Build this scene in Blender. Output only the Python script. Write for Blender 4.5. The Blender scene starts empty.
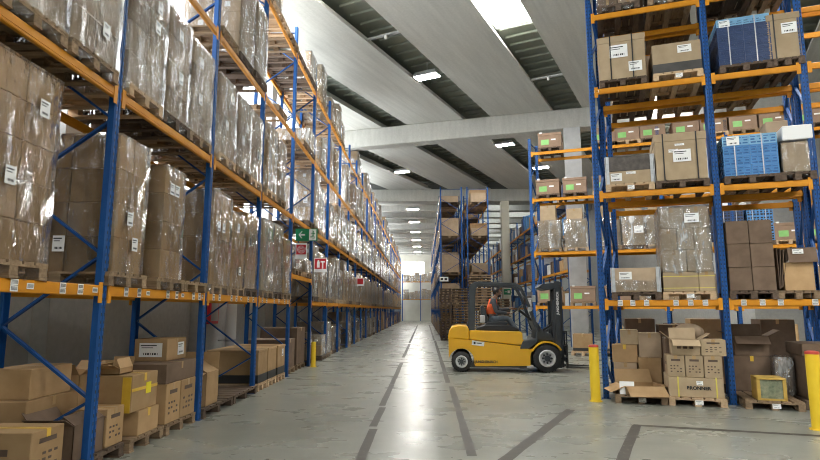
import bpy, math, random
from mathutils import Vector, Matrix, Euler
R = random.Random(7)
S = bpy.context.scene
COL = S.collection
ORD = ['zeroth','first','second','third','fourth','fifth','sixth','seventh','eighth','ninth','tenth','eleventh','twelfth','thirteenth',
 'fourteenth','fifteenth','sixteenth','seventeenth','eighteenth','nineteenth','twentieth','twenty-first','twenty-second','twenty-third',
 'twenty-fourth','twenty-fifth','twenty-sixth','twenty-seventh','twenty-eighth','twenty-ninth','thirtieth']

# ------------------------------------------------------------------ materials
def nt(name):
    m = bpy.data.materials.new(name); m.use_nodes = True
    t = m.node_tree; t.nodes.clear()
    out = t.nodes.new('ShaderNodeOutputMaterial')
    return m, t, out
def N(t, typ, **kw):
    n = t.nodes.new(typ)
    for k, v in kw.items():
        if k in n.inputs: n.inputs[k].default_value = v
        else: setattr(n, k, v)
    return n
def ramp(t, fac, stops):
    r = t.nodes.new('ShaderNodeValToRGB')
    e = r.color_ramp.elements
    while len(e) < len(stops): e.new(0.5)
    for i, (p, c) in enumerate(stops):
        e[i].position = p; e[i].color = c if len(c) == 4 else (*c, 1)
    t.links.new(fac, r.inputs['Fac'])
    return r.outputs['Color']
def math_n(t, op, a, b=None):
    n = t.nodes.new('ShaderNodeMath'); n.operation = op
    for i, v in enumerate((a, b)):
        if v is None: continue
        if isinstance(v, (int, float)): n.inputs[i].default_value = v
        else: t.links.new(v, n.inputs[i])
    return n.outputs[0]
def mixc(t, fac, a, b, typ='MIX'):
    n = t.nodes.new('ShaderNodeMix'); n.data_type = 'RGBA'; n.blend_type = typ
    for k, v in ((0, fac), (6, a), (7, b)):
        if isinstance(v, (int, float)): n.inputs[k].default_value = v
        elif isinstance(v, tuple): n.inputs[k].default_value = v if len(v) == 4 else (*v, 1)
        else: t.links.new(v, n.inputs[k])
    return n.outputs[2]
def noise(t, scale, detail=3, vec=None, rough=0.55, stretch=None, coord='Object'):
    tc = t.nodes.new('ShaderNodeTexCoord')
    v = tc.outputs[coord]
    mp = t.nodes.new('ShaderNodeMapping')
    if stretch: mp.inputs['Scale'].default_value = stretch
    t.links.new(v, mp.inputs['Vector'])
    n = N(t, 'ShaderNodeTexNoise', Scale=scale, Detail=detail, Roughness=rough)
    if coord == 'Object':
        oi = t.nodes.new('ShaderNodeObjectInfo')
        va = t.nodes.new('ShaderNodeVectorMath'); va.operation = 'ADD'
        sc = t.nodes.new('ShaderNodeMath'); sc.operation = 'MULTIPLY'; sc.inputs[1].default_value = 37.0
        t.links.new(oi.outputs['Random'], sc.inputs[0])
        t.links.new(mp.outputs[0], va.inputs[0]); t.links.new(sc.outputs[0], va.inputs[1])
        t.links.new(va.outputs[0], n.inputs['Vector'])
    else: t.links.new(mp.outputs[0], n.inputs['Vector'])
    return n.outputs['Fac']
def mat(name, c1, c2=None, scale=6, rough=0.6, metal=0.0, bump=0.0, vary=0.0, stretch=None, spec=0.5, coat=0.0, coord='Object', detail=3):
    m, t, out = nt(name)
    b = N(t, 'ShaderNodeBsdfPrincipled', Roughness=rough, Metallic=metal)
    b.inputs['Specular IOR Level'].default_value = spec
    b.inputs['Coat Weight'].default_value = coat
    f = noise(t, scale, detail, stretch=stretch, coord=coord)
    c = ramp(t, f, [(0.3, c1), (0.7, c2 or c1)])
    if vary:
        oi = t.nodes.new('ShaderNodeObjectInfo')
        k = ramp(t, oi.outputs['Random'], [(0, (1 - vary,) * 3), (1, (1 + vary * .6,) * 3)])
        c = mixc(t, 1.0, c, k, 'MULTIPLY')
    t.links.new(c, b.inputs['Base Color'])
    if bump:
        bp = N(t, 'ShaderNodeBump', Strength=bump, Distance=0.02)
        t.links.new(f, bp.inputs['Height']); t.links.new(bp.outputs[0], b.inputs['Normal'])
    t.links.new(b.outputs[0], out.inputs[0])
    return m
def emis(name, col, strength):
    m, t, out = nt(name)
    e = N(t, 'ShaderNodeEmission', Color=(*col, 1), Strength=strength)
    t.links.new(e.outputs[0], out.inputs[0])
    return m
M = {}
M['card'] = mat('cardboard', (.40, .255, .125), (.48, .315, .165), 5, .75, vary=.25, spec=.2)
M['cardlight'] = mat('cardboard_pale', (.375, .28, .175), (.44, .335, .215), 5, .75, vary=.15, spec=.2)
M['carddark'] = mat('cardboard_brown', (.14, .095, .065), (.19, .13, .09), 5, .75, vary=.15, spec=.2)
M['cardgrey'] = mat('cardboard_greyed', (.36, .265, .175), (.44, .33, .225), 5, .75, vary=.25, spec=.2)
M['tape'] = mat('packing_tape', (.36, .22, .09), (.42, .27, .12), 9, .3)
M['tapeyellow'] = mat('yellow_tape', (.62, .38, .03), (.70, .44, .05), 9, .35)
M['strap'] = mat('black_strap', (.02, .02, .022), None, 5, .4)
M['strapyellow'] = mat('yellow_strap', (.65, .55, .10), None, 5, .4)
M['paper'] = mat('white_label_paper', (.80, .80, .78), (.86, .86, .84), 8, .5)
M['ink'] = mat('black_ink', (.02, .02, .02), None, 5, .5)
M['print'] = mat('dark_print_on_card', (.10, .065, .045), None, 5, .7)
M['green'] = mat('green_label', (.20, .48, .13), (.25, .55, .17), 8, .5)
M['wood'] = mat('pallet_wood', (.20, .135, .08), (.34, .24, .15), 6, .8, vary=.3, stretch=(4, .7, 4), spec=.2)
M['woodlight'] = mat('fresh_pallet_wood', (.46, .32, .19), (.58, .42, .27), 6, .8, vary=.15, stretch=(4, .7, 4), spec=.2)
M['wooddark'] = mat('dark_pallet_wood', (.085, .06, .045), (.15, .105, .075), 6, .8, vary=.2, stretch=(4, .7, 4), spec=.2)
M['orange'] = mat('orange_beam_paint', (.60, .235, .010), (.68, .285, .016), 5, .55, spec=.3)
M['bluesteel'] = mat('blue_steel_paint', (.007, .055, .20), (.011, .072, .25), 5, .5, spec=.3)
M['galv'] = mat('galvanised_steel', (.42, .43, .44), (.55, .56, .57), 14, .4, .7)
M['yellowsafety'] = mat('safety_yellow_paint', (.78, .52, .02), (.84, .58, .03), 6, .4)
M['redcap'] = mat('red_cap', (.50, .06, .04), None, 6, .45)
M['fork_yellow'] = mat('truck_yellow_paint', (.80, .42, .008), (.84, .45, .012), 3, .3, coat=.4)
M['fork_dark'] = mat('truck_dark_grey', (.035, .042, .048), (.05, .058, .065), 6, .42)
M['rubber'] = mat('tyre_rubber', (.015, .015, .016), (.03, .03, .03), 14, .75)
M['rim'] = mat('wheel_rim_white', (.62, .62, .62), (.72, .72, .72), 8, .4)
M['black'] = mat('black_plastic', (.015, .015, .017), None, 6, .45)
M['steel'] = mat('dark_steel', (.06, .06, .06), (.10, .10, .10), 10, .4, .6)
M['skin'] = mat('skin', (.28, .15, .095), (.32, .175, .11), 20, .55)
M['hair'] = mat('dark_hair', (.012, .009, .008), None, 40, .6)
M['shirt'] = mat('grey_shirt', (.055, .06, .07), (.085, .09, .10), 14, .8)
M['vest'] = mat('orange_vest', (.90, .13, .03), (.95, .17, .045), 14, .6)
M['trousers'] = mat('grey_trousers', (.12, .14, .17), (.16, .185, .215), 14, .8)
M['eye'] = mat('eye', (.05, .03, .02), None, 10, .3)
M['bluecrate'] = mat('blue_crate', (.05, .20, .46), (.07, .24, .52), 6, .45)
M['bluemid'] = mat('blue_crate_shade', (.03, .13, .33), (.04, .15, .37), 6, .45)
M['navycrate'] = mat('navy_crate', (.012, .035, .11), (.02, .05, .14), 6, .45)
M['paleblue'] = mat('pale_blue_crate', (.16, .36, .56), (.2, .42, .62), 6, .45)
M['signgreen'] = mat('sign_green', (.01, .22, .09), None, 5, .4)
M['signred'] = mat('sign_red', (.55, .02, .03), None, 5, .4)
M['white'] = mat('white_paint', (.78, .78, .76), None, 5, .5)
M['darkfilm'] = mat('dark_film', (.05, .042, .036), (.12, .10, .085), 9, .3, bump=.5)
M['conc_ceiling'] = mat('precast_concrete', (.52, .53, .51), (.62, .63, .60), 1.2, .8, stretch=(1, 1, 1), coord='Generated', detail=6)
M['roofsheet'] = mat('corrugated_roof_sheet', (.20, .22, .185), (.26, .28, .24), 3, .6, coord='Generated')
M['cream'] = mat('cream_column_paint', (.66, .64, .53), (.72, .70, .60), 2, .7)
M['column'] = mat('grey_concrete_column', (.50, .51, .51), (.60, .61, .61), 3, .8)
M['lamp'] = emis('lamp_diffuser', (1, .98, .93), 110)
M['window'] = emis('daylight_window', (.94, .98, 1.0), 4.6)
M['farlight'] = emis('far_fill_panel', (.95, 1.0, .98), 5.0)
M['farwindow'] = emis('far_window', (1, .98, .93), 3)
M['skylight'] = emis('skylight_panel', (1.0, .985, .94), 30)

def concrete_wall():
    m, t, out = nt('wall_concrete')
    b = N(t, 'ShaderNodeBsdfPrincipled', Roughness=.85)
    f = noise(t, .7, 6, coord='Object'); g = noise(t, 9, 4, coord='Object')
    c = mixc(t, .3, ramp(t, f, [(.3, (.34, .345, .33)), (.7, (.44, .44, .42))]), ramp(t, g, [(.3, (.36, .36, .35)), (.7, (.55, .55, .53))]))
    t.links.new(c, b.inputs['Base Color']); t.links.new(b.outputs[0], out.inputs[0])
    return m
M['wall'] = concrete_wall()
def ceiling_concrete():
    m, t, out = nt('ceiling_concrete')
    b = N(t, 'ShaderNodeBsdfPrincipled', Roughness=.85)
    tc = t.nodes.new('ShaderNodeTexCoord')
    mp = t.nodes.new('ShaderNodeMapping'); mp.inputs['Rotation'].default_value = (0, 0, math.radians(25.7))
    t.links.new(tc.outputs['Object'], mp.inputs['Vector'])
    mp2 = t.nodes.new('ShaderNodeMapping'); mp2.inputs['Scale'].default_value = (5, .35, 1)
    t.links.new(mp.outputs[0], mp2.inputs[0])
    n1 = N(t, 'ShaderNodeTexNoise', Scale=1.1, Detail=6, Roughness=.6); t.links.new(mp2.outputs[0], n1.inputs['Vector'])
    n2 = N(t, 'ShaderNodeTexNoise', Scale=14, Detail=4, Roughness=.6); t.links.new(mp.outputs[0], n2.inputs['Vector'])
    c = mixc(t, .35, ramp(t, n1.outputs['Fac'], [(.3, (.44, .435, .395)), (.7, (.58, .575, .525))]),
             ramp(t, n2.outputs['Fac'], [(.3, (.40, .41, .385)), (.7, (.58, .58, .555))]))
    t.links.new(c, b.inputs['Base Color']); t.links.new(b.outputs[0], out.inputs[0])
    return m
M['conc_ceiling'] = ceiling_concrete()
def floor_mat():
    m, t, out = nt('polished_concrete_floor')
    b = N(t, 'ShaderNodeBsdfPrincipled')
    b.inputs['Specular IOR Level'].default_value = .5
    f = noise(t, .55, 7, coord='Object', rough=.62)
    g = noise(t, 1.5, 5, coord='Object', stretch=(.8, 1.2, 1), rough=.58)
    h = noise(t, 22, 5, coord='Object', rough=.7)
    c1 = ramp(t, f, [(.30, (.12, .125, .10)), (.50, (.225, .23, .195)), (.72, (.31, .315, .275))])
    c2 = ramp(t, g, [(.20, (.13, .135, .11)), (.50, (.225, .23, .195)), (.80, (.31, .315, .275))])
    c3 = ramp(t, h, [(.30, (.15, .155, .13)), (.7, (.28, .285, .25))])
    c = mixc(t, .5, c1, c2); c = mixc(t, .28, c, c3)
    t.links.new(c, b.inputs['Base Color'])
    r = ramp(t, g, [(.3, (.34,) * 3), (.7, (.24,) * 3)])
    t.links.new(r, b.inputs['Roughness'])
    bp = N(t, 'ShaderNodeBump', Strength=.05, Distance=.01)
    t.links.new(h, bp.inputs['Height']); t.links.new(bp.outputs[0], b.inputs['Normal'])
    t.links.new(b.outputs[0], out.inputs[0])
    return m
M['floor'] = floor_mat()
def worn_paint():
    m, t, out = nt('worn_dark_floor_tape')
    b = N(t, 'ShaderNodeBsdfPrincipled', Roughness=.6)
    f = noise(t, 9, 6, coord='Object', rough=.7)
    c = ramp(t, f, [(.35, (.030, .024, .018)), (.62, (.055, .046, .034)), (.72, (.20, .195, .165))])
    t.links.new(c, b.inputs['Base Color']); t.links.new(b.outputs[0], out.inputs[0])
    return m
M['floortape'] = worn_paint()
def faint_line():
    return mat('faint_floor_joint', (.16, .155, .13), (.27, .27, .235), 6, .4, coord='Object', detail=5)
M['joint'] = faint_line()
def wrap_mat(name, haze, gloss):
    m, t, out = nt(name)
    tr = N(t, 'ShaderNodeBsdfTransparent', Color=(.97, .97, .97, 1))
    gl = N(t, 'ShaderNodeBsdfGlossy', Color=(1, 1, 1, 1), Roughness=.07)
    df = N(t, 'ShaderNodeBsdfDiffuse', Color=(.72, .72, .70, 1))
    a = noise(t, 4.5, 4, stretch=(1, 1, .5), rough=.62)
    bmp = N(t, 'ShaderNodeBump', Strength=1.0, Distance=.12)
    t.links.new(a, bmp.inputs['Height'])
    t.links.new(bmp.outputs[0], gl.inputs['Normal'])
    w = noise(t, 2.3, 4, stretch=(1.6, 1.6, .5), rough=.6)
    m1 = t.nodes.new('ShaderNodeMixShader'); m2 = t.nodes.new('ShaderNodeMixShader')
    hz = ramp(t, w, [(.46, (haze * .25,) * 3), (.58, (haze,) * 3), (.68, (min(haze * 3.2, .75),) * 3)])  # film's own haze, with whiter patches painting in highlights
    t.links.new(hz, m1.inputs[0]); t.links.new(tr.outputs[0], m1.inputs[1]); t.links.new(df.outputs[0], m1.inputs[2])
    c2 = noise(t, 5.0, 3, stretch=(1.5, 1.5, .38), rough=.55)
    cr = ramp(t, c2, [(.54, (.03,) * 3), (.63, (1,) * 3)])
    fr = N(t, 'ShaderNodeFresnel', IOR=1.38); t.links.new(bmp.outputs[0], fr.inputs['Normal'])
    t.links.new(math_n(t, 'MINIMUM', math_n(t, 'ADD', math_n(t, 'MULTIPLY', fr.outputs[0], gloss * 6.0), math_n(t, 'MULTIPLY', cr, gloss * 1.9)), .9), m2.inputs[0])
    t.links.new(m1.outputs[0], m2.inputs[1]); t.links.new(gl.outputs[0], m2.inputs[2])
    t.links.new(m2.outputs[0], out.inputs[0])
    return m
M['wrap'] = wrap_mat('clear_stretch_wrap', .05, .13)
M['wrapwhite'] = wrap_mat('milky_stretch_wrap', .22, .18)
def post_mat():
    m, t, out = nt('blue_perforated_post')
    b = N(t, 'ShaderNodeBsdfPrincipled', Roughness=.5)
    b.inputs['Specular IOR Level'].default_value = .3
    tc = t.nodes.new('ShaderNodeTexCoord'); sx = t.nodes.new('ShaderNodeSeparateXYZ')
    t.links.new(tc.outputs['Object'], sx.inputs[0])
    fz = math_n(t, 'FRACT', math_n(t, 'MULTIPLY', sx.outputs['Z'], 13.0))
    hz = math_n(t, 'LESS_THAN', fz, .42)
    ax = math_n(t, 'ABSOLUTE', sx.outputs['X'])
    hx = math_n(t, 'LESS_THAN', math_n(t, 'ABSOLUTE', math_n(t, 'SUBTRACT', ax, .026)), .008)
    k = math_n(t, 'MULTIPLY', hz, hx)
    f = noise(t, 5, 3)
    c = mixc(t, k, ramp(t, f, [(.3, (.007, .066, .24)), (.7, (.012, .086, .29))]), (.012, .02, .04))
    t.links.new(c, b.inputs['Base Color']); t.links.new(b.outputs[0], out.inputs[0])
    return m
M['post'] = post_mat()

# ------------------------------------------------------------------ mesh helpers
class MB:
    def __init__(s): s.v = []; s.f = []; s.m = []; s.sm = []
    def add(s, vs, fs, mi=0, smooth=False):
        o = len(s.v); s.v += [tuple(v) for v in vs]
        for f in fs: s.f.append(tuple(i + o for i in f)); s.m.append(mi); s.sm.append(smooth)
    def box(s, c, d, mi=0, rot=None, b=0.0):
        hx, hy, hz = d[0] / 2, d[1] / 2, d[2] / 2
        if b <= 0:
            vs = [Vector((x * hx, y * hy, z * hz)) for x in (-1, 1) for y in (-1, 1) for z in (-1, 1)]
            fs = [(0, 1, 3, 2), (4, 6, 7, 5), (0, 4, 5, 1), (2, 3, 7, 6), (0, 2, 6, 4), (1, 5, 7, 3)]
        else:
            b = min(b, hx * .45, hy * .45, hz * .45)
            vs = []; idx = {}
            for x in (-1, 1):
                for y in (-1, 1):
                    for z in (-1, 1):
                        for a in range(3):
                            p = [x * (hx - b), y * (hy - b), z * (hz - b)]
                            p[a] = (x * hx, y * hy, z * hz)[a]
                            idx[(x, y, z, a)] = len(vs); vs.append(Vector(p))
            fs = []
            I = lambda x, y, z, a: idx[(x, y, z, a)]
            for q in (-1, 1):
                f = [I(q, -1, -1, 0), I(q, 1, -1, 0), I(q, 1, 1, 0), I(q, -1, 1, 0)]; fs.append(f if q > 0 else f[::-1])
                f = [I(-1, q, -1, 1), I(1, q, -1, 1), I(1, q, 1, 1), I(-1, q, 1, 1)]; fs.append(f[::-1] if q > 0 else f)
                f = [I(-1, -1, q, 2), I(1, -1, q, 2), I(1, 1, q, 2), I(-1, 1, q, 2)]; fs.append(f if q > 0 else f[::-1])
            for p in (-1, 1):
                for q in (-1, 1):
                    f = [I(p, q, -1, 0), I(p, q, 1, 0), I(p, q, 1, 1), I(p, q, -1, 1)]; fs.append(f[::-1] if p * q < 0 else f)
                    f = [I(p, -1, q, 0), I(p, 1, q, 0), I(p, 1, q, 2), I(p, -1, q, 2)]; fs.append(f if p * q < 0 else f[::-1])
                    f = [I(-1, p, q, 1), I(1, p, q, 1), I(1, p, q, 2), I(-1, p, q, 2)]; fs.append(f[::-1] if p * q < 0 else f)
                    for r_ in (-1, 1):
                        f = [I(p, q, r_, 0), I(p, q, r_, 1), I(p, q, r_, 2)]; fs.append(f if p * q * r_ > 0 else f[::-1])
        if rot is not None: vs = [rot @ v for v in vs]
        c = Vector(c)
        s.add([v + c for v in vs], fs, mi)
    def bar(s, p, q, w, d, mi=0, up=(0, 0, 1)):
        p = Vector(p); q = Vector(q); L = (q - p); z = L.normalized()
        u = Vector(up)
        if abs(z.dot(u)) > .98: u = Vector((0, 1, 0))
        x = u.cross(z).normalized(); y = z.cross(x)
        rot = Matrix((x, y, z)).transposed()
        s.box((p + q) / 2, (w, d, L.length), mi, rot)
    def cyl(s, p, q, r, seg=12, mi=0, r2=None, smooth=True, caps=True):
        p = Vector(p); q = Vector(q); z = (q - p).normalized()
        u = Vector((0, 0, 1)) if abs(z.z) < .9 else Vector((1, 0, 0))
        x = u.cross(z).normalized(); y = z.cross(x); r2 = r if r2 is None else r2
        vs = []
        for k in range(seg):
            a = 2 * math.pi * k / seg; d = x * math.cos(a) + y * math.sin(a)
            vs += [p + d * r, q + d * r2]
        s.add(vs, [(2 * k, 2 * ((k + 1) % seg), 2 * ((k + 1) % seg) + 1, 2 * k + 1) for k in range(seg)], mi, smooth)
        if caps:
            s.add([vs[2 * k] for k in range(seg)], [tuple(range(seg))[::-1]], mi)
            s.add([vs[2 * k + 1] for k in range(seg)], [tuple(range(seg))], mi)
    def tube(s, pts, r, seg=8, mi=0):
        for a, b in zip(pts, pts[1:]): s.cyl(a, b, r, seg, mi)
    def prism(s, poly, a, b, axis='y', mi=0):
        def P(u, v, w): return {'y': (u, w, v), 'x': (w, u, v), 'z': (u, v, w)}[axis]
        n = len(poly)
        vs = [P(u, v, a) for u, v in poly] + [P(u, v, b) for u, v in poly]
        fs = [tuple(range(n)), tuple(range(2 * n - 1, n - 1, -1))] + [(i, i + n, (i + 1) % n + n, (i + 1) % n) for i in range(n)]
        s.add(vs, fs, mi)
    def lathe(s, prof, c, axis=(0, 1, 0), seg=28, mi=0):
        z = Vector(axis).normalized(); u = Vector((0, 0, 1)) if abs(z.z) < .9 else Vector((1, 0, 0))
        x = u.cross(z).normalized(); y = z.cross(x); c = Vector(c); vs = []
        for r, h in prof:
            for k in range(seg):
                a = 2 * math.pi * k / seg
                vs.append(c + z * h + (x * math.cos(a) + y * math.sin(a)) * r)
        fs = []
        for i in range(len(prof) - 1):
            for k in range(seg):
                k2 = (k + 1) % seg
                fs.append((i * seg + k, i * seg + k2, (i + 1) * seg + k2, (i + 1) * seg + k))
        s.add(vs, fs, mi, True)
    def ell(s, c, r, seg=14, rings=9, mi=0, rot=None):
        vs = []; c = Vector(c)
        for i in range(rings + 1):
            th = math.pi * i / rings
            for k in range(seg):
                a = 2 * math.pi * k / seg
                v = Vector((r[0] * math.sin(th) * math.cos(a), r[1] * math.sin(th) * math.sin(a), r[2] * math.cos(th)))
                vs.append((rot @ v if rot is not None else v) + c)
        fs = [(i * seg + k, (i + 1) * seg + k, (i + 1) * seg + (k + 1) % seg, i * seg + (k + 1) % seg) for i in range(rings) for k in range(seg)]
        s.add(vs, fs, mi, True)
    def mesh(s, name, mats):
        me = bpy.data.meshes.new(name)
        me.from_pydata(s.v, [], s.f)
        for m in mats: me.materials.append(M[m] if isinstance(m, str) else m)
        me.polygons.foreach_set('material_index', s.m)
        me.polygons.foreach_set('use_smooth', s.sm)
        me.update()
        return me
    def obj(s, name, mats, parent=None, loc=(0, 0, 0), rz=0):
        return link(name, s.mesh(name, mats if isinstance(mats, (list, tuple)) else [mats]), parent, loc, rz)
def link(name, me, parent=None, loc=(0, 0, 0), rz=0):
    o = bpy.data.objects.new(name, me); COL.objects.link(o)
    o.location = loc; o.rotation_euler = (0, 0, rz)
    if parent is not None: o.parent = parent
    return o
def thing(name, label, cat, loc=(0, 0, 0), rz=0, group=None, me=None):
    o = link(name, me, None, loc, rz)
    o['label'] = label; o['category'] = cat
    if group: o['group'] = group
    return o
def struct(name, mb, mats, parent=None):
    o = mb.obj(name, mats, parent)
    if parent is None: o['kind'] = 'structure'
    return o
def fix_normals(o, bevel=0.0, seg=2):
    import bmesh
    bm = bmesh.new(); bm.from_mesh(o.data); bmesh.ops.recalc_face_normals(bm, faces=bm.faces[:]); bm.to_mesh(o.data); bm.free()
    if bevel:
        md = o.modifiers.new('bevel', 'BEVEL'); md.width = bevel; md.segments = seg; md.limit_method = 'ANGLE'; md.angle_limit = math.radians(40)
    return o
def text_mesh(txt, size, ext=.002, m='ink'):
    cu = bpy.data.curves.new('lettering', 'FONT'); cu.body = txt; cu.size = size; cu.extrude = ext; cu.offset = size * .035
    cu.align_x = 'CENTER'; cu.align_y = 'CENTER'
    o = bpy.data.objects.new('lettering', cu)
    me = bpy.data.meshes.new_from_object(o)
    me.materials.clear(); me.materials.append(M[m])
    bpy.data.objects.remove(o); bpy.data.curves.remove(cu)
    return me
def text_obj(txt, size, parent, loc, rot=(math.pi / 2, 0, 0), m='ink', ext=.002, sx=1.0):
    o = link('lettering', text_mesh(txt, size, ext, m), parent, loc)
    o.rotation_euler = rot; o.scale = (sx, 1, 1)
    return o
CACHE = {}
def cached(key, fn):
    if key not in CACHE: CACHE[key] = fn()
    return CACHE[key]
r3 = lambda *a: tuple(round(x, 3) for x in a)

# ---- cartons, labels, pallets, wraps (local: x across, y depth from front 0, z up)
def carton_mesh(w, d, h, m='card', tape='tape', printed=False):
    def f():
        b = MB(); b.box((0, d / 2, h / 2), (w, d, h), 0, b=.006)
        if tape:
            b.box((0, d / 2, h + .0008), (.055, d, .0016), 1)
            b.box((0, -.0008, h - .045), (.055, .0016, .09), 1); b.box((0, d + .0008, h - .045), (.055, .0016, .09), 1)
            b.box((0, d / 2, h), (.004, d + .001, .0045), 2)
        if printed:
            b.box((0, -.0012, h * .78), (w * .52, .0024, h * .10), 2)
            for r_ in range(3):
                for c in range(4):
                    if (r_ * 5 + c * 3 + printed) % 4: b.box((-.27 * w + c * .18 * w, -.0012, h * (.25 + .13 * r_)), (w * .10, .0024, h * .055), 2)
            b.box((-w / 2 - .0012, d / 2, h * .6), (.0024, d * .4, h * .14), 2)
            b.box((w / 2 + .0012, d / 2, h * .6), (.0024, d * .4, h * .14), 2)
        return b.mesh('carton', [m, tape or 'tape', 'print'])
    return cached(('carton',) + r3(w, d, h) + (m, tape, printed), f)
def label_mesh(w, h):
    def f():
        b = MB(); b.box((0, 0, 0), (w, .002, h), 0)
        for i, (zz, hh, ww) in enumerate(((.32, .07, .7), (.16, .05, .5), (-.28, .14, .6))):
            if i < 2: b.box((-w * .5 * (1 - ww) * .6, -.0015, h * zz), (w * ww, .002, h * hh), 1)
            else:
                for k in range(7): b.box((w * (-.3 + .1 * k), -.0015, h * zz), (w * (.03 + .025 * (k % 3)), .002, h * hh), 1)
        return b.mesh('shipping_label', ['paper', 'ink'])
    return cached(('label',) + r3(w, h), f)
def add_label(parent, x, z, w=.13, h=.16, y=-.003, side=None, d=0):
    o = link('shipping_label', label_mesh(w, h), parent)
    if side is None: o.location = (x, y, z)
    else:
        o.location = (side, x, z); o.rotation_euler = (0, 0, -math.pi / 2 if side < 0 else math.pi / 2)
    return o
def pallet_pieces(w, d):
    t = MB()
    for k in range(5): t.box((-w / 2 + (w / 10) * (2 * k + 1) , d / 2, .133), (w / 5 * (.92 if k % 2 == 0 else .72), d, .022))
    for k in range(3): t.box((0, (.07, d / 2, d - .07)[k], .111), (w, .13, .022))
    return t
def pallet_blocks(w, d):
    return [((-w / 2 + .05, 0, w / 2 - .05)[i], (.07, d / 2, d - .07)[j], .061) for i in range(3) for j in range(3)]
def pallet(label, loc, rz, w=.8, d=1.2, m='wood', detail=True, group=None, cat='pallet', flat=False):
    if flat:
        def g():
            t = MB()
            for k in range(5): t.box((0, d / 10 * (2 * k + 1), .126), (w, d / 5 * .88, .036))
            for k in range(3): t.box(((-.5 + .08, 0, .5 - .08)[k] * w, d / 2, .099), (.12, d - .04, .02), 1)
            for c in pallet_blocks(w, d): t.box((c[0] * .94, c[1] * .96 + d * .02, .056), (.10, .10, .07), 1)  # blocks and stringers darkened to paint the shaded gaps between decks
            for y in (.05, d / 2, d - .05): t.box((0, y, .012), (w, .10, .024))
            return t.mesh('wooden_pallet', [m, 'wooddark'])
        return thing('wooden_pallet', label, cat, loc, rz, group, cached(('palf', m) + r3(w, d), g))
    if not detail:
        def f():
            t = pallet_pieces(w, d)
            for c in pallet_blocks(w, d): t.box(c, (.10, .13, .078))
            for x in (-w / 2 + .05, 0, w / 2 - .05): t.box((x, d / 2, .011), (.10, d, .022))
            return t.mesh('wooden_pallet', [m])
        return thing('wooden_pallet', label, cat, loc, rz, group, cached(('pal', m) + r3(w, d), f))
    o = thing('wooden_pallet', label, cat, loc, rz, group)
    link('top_deck', cached(('pdeck', m) + r3(w, d), lambda: pallet_pieces(w, d).mesh('top_deck', [m])), o)
    def bl():
        b = MB(); b.box((0, 0, 0), (.10, .13, .078), b=.004); return b.mesh('block', [m])
    for c in pallet_blocks(w, d): link('block', cached(('pblock', m), bl), o, c)
    def rn():
        b = MB(); b.box((0, d / 2, .011), (.10, d, .022)); return b.mesh('runner', [m])
    for x in (-w / 2 + .05, 0, w / 2 - .05): link('runner', cached(('prun', m) + r3(d), rn), o, (x, 0, 0))
    return o
def wrap_shell(w, d, h, seed, drape=.10):
    """stretch film: a crinkled skin hugging the stack, pulled in at the middle and ragged at the bottom"""
    def f():
        rr = random.Random(seed)
        nx, ny, nz = 6, 8, 9
        ring = []
        for i in range(nx): ring.append((-w / 2 + w * i / nx, 0))
        for i in range(ny): ring.append((w / 2, d * i / ny))
        for i in range(nx): ring.append((w / 2 - w * i / nx, d))
        for i in range(ny): ring.append((-w / 2, d - d * i / ny))
        vs = []; n = len(ring)
        for k in range(nz + 1):
            z = -drape + (h + drape) * k / nz
            for (x, y) in ring:
                cx, cy = x, y - d / 2
                e = .010 + rr.random() * .011
                ln = math.hypot(cx, cy)
                zz = z + (rr.uniform(-.07, .05) if k == 0 else rr.uniform(-.02, .02) if k < nz else .008)
                sx = 1 if abs(abs(x) - w / 2) < 1e-6 else 0; sy = 1 if (y == 0 or y == d) else 0
                if zz < 0: e = max(e, .012)
                vs.append((x + math.copysign(e, cx) * sx, y + math.copysign(e, cy) * sy, zz))
        fs = [(k * n + i, k * n + (i + 1) % n, (k + 1) * n + (i + 1) % n, (k + 1) * n + i) for k in range(nz) for i in range(n)]
        fs.append(tuple(nz * n + i for i in range(n)))
        b = MB(); b.add(vs, fs, 0, True)
        b.sm[-1] = False
        return b
    return f()
def stack_mesh(w, d, h, nx, nd, nz, m, seed):
    def f():
        rr = random.Random(seed); b = MB()
        cw, cd, ch = w / nx, d / nd, h / nz
        for k in range(nz):
            for i in range(nx):
                for j in range(nd):
                    jx = rr.uniform(-.004, .004); jy = rr.uniform(0, .012)
                    c = (-w / 2 + cw * (i + .5) + jx, cd * (j + .5) + (jy if j == 0 else 0), ch * (k + .5))
                    b.box(c, (cw - .012, cd - .014, ch - .006), 0 if rr.random() < .8 else 2, b=.006)
                    b.box((c[0], c[1], c[2]), (.05, cd - .011, ch - .003), 1)
                    if rr.random() < .55:
                        b.box((c[0] + rr.uniform(-.2, .2) * cw, c[1] - cd / 2 + .004, c[2] + rr.uniform(-.2, .2) * ch), (.10, .004, .10), 3)
                    if rr.random() < .5:
                        b.box((c[0] - cw / 2 + .003, c[1] + rr.uniform(-.2, .2) * cd, c[2] + rr.uniform(-.2, .2) * ch), (.004, .10, .10), 3)
        return b.mesh('carton_stack', [m, 'tape', 'cardgrey', 'paper'])
    return cached(('stk', nx, nd, nz, m, seed) + r3(w, d, h), f)
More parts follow.
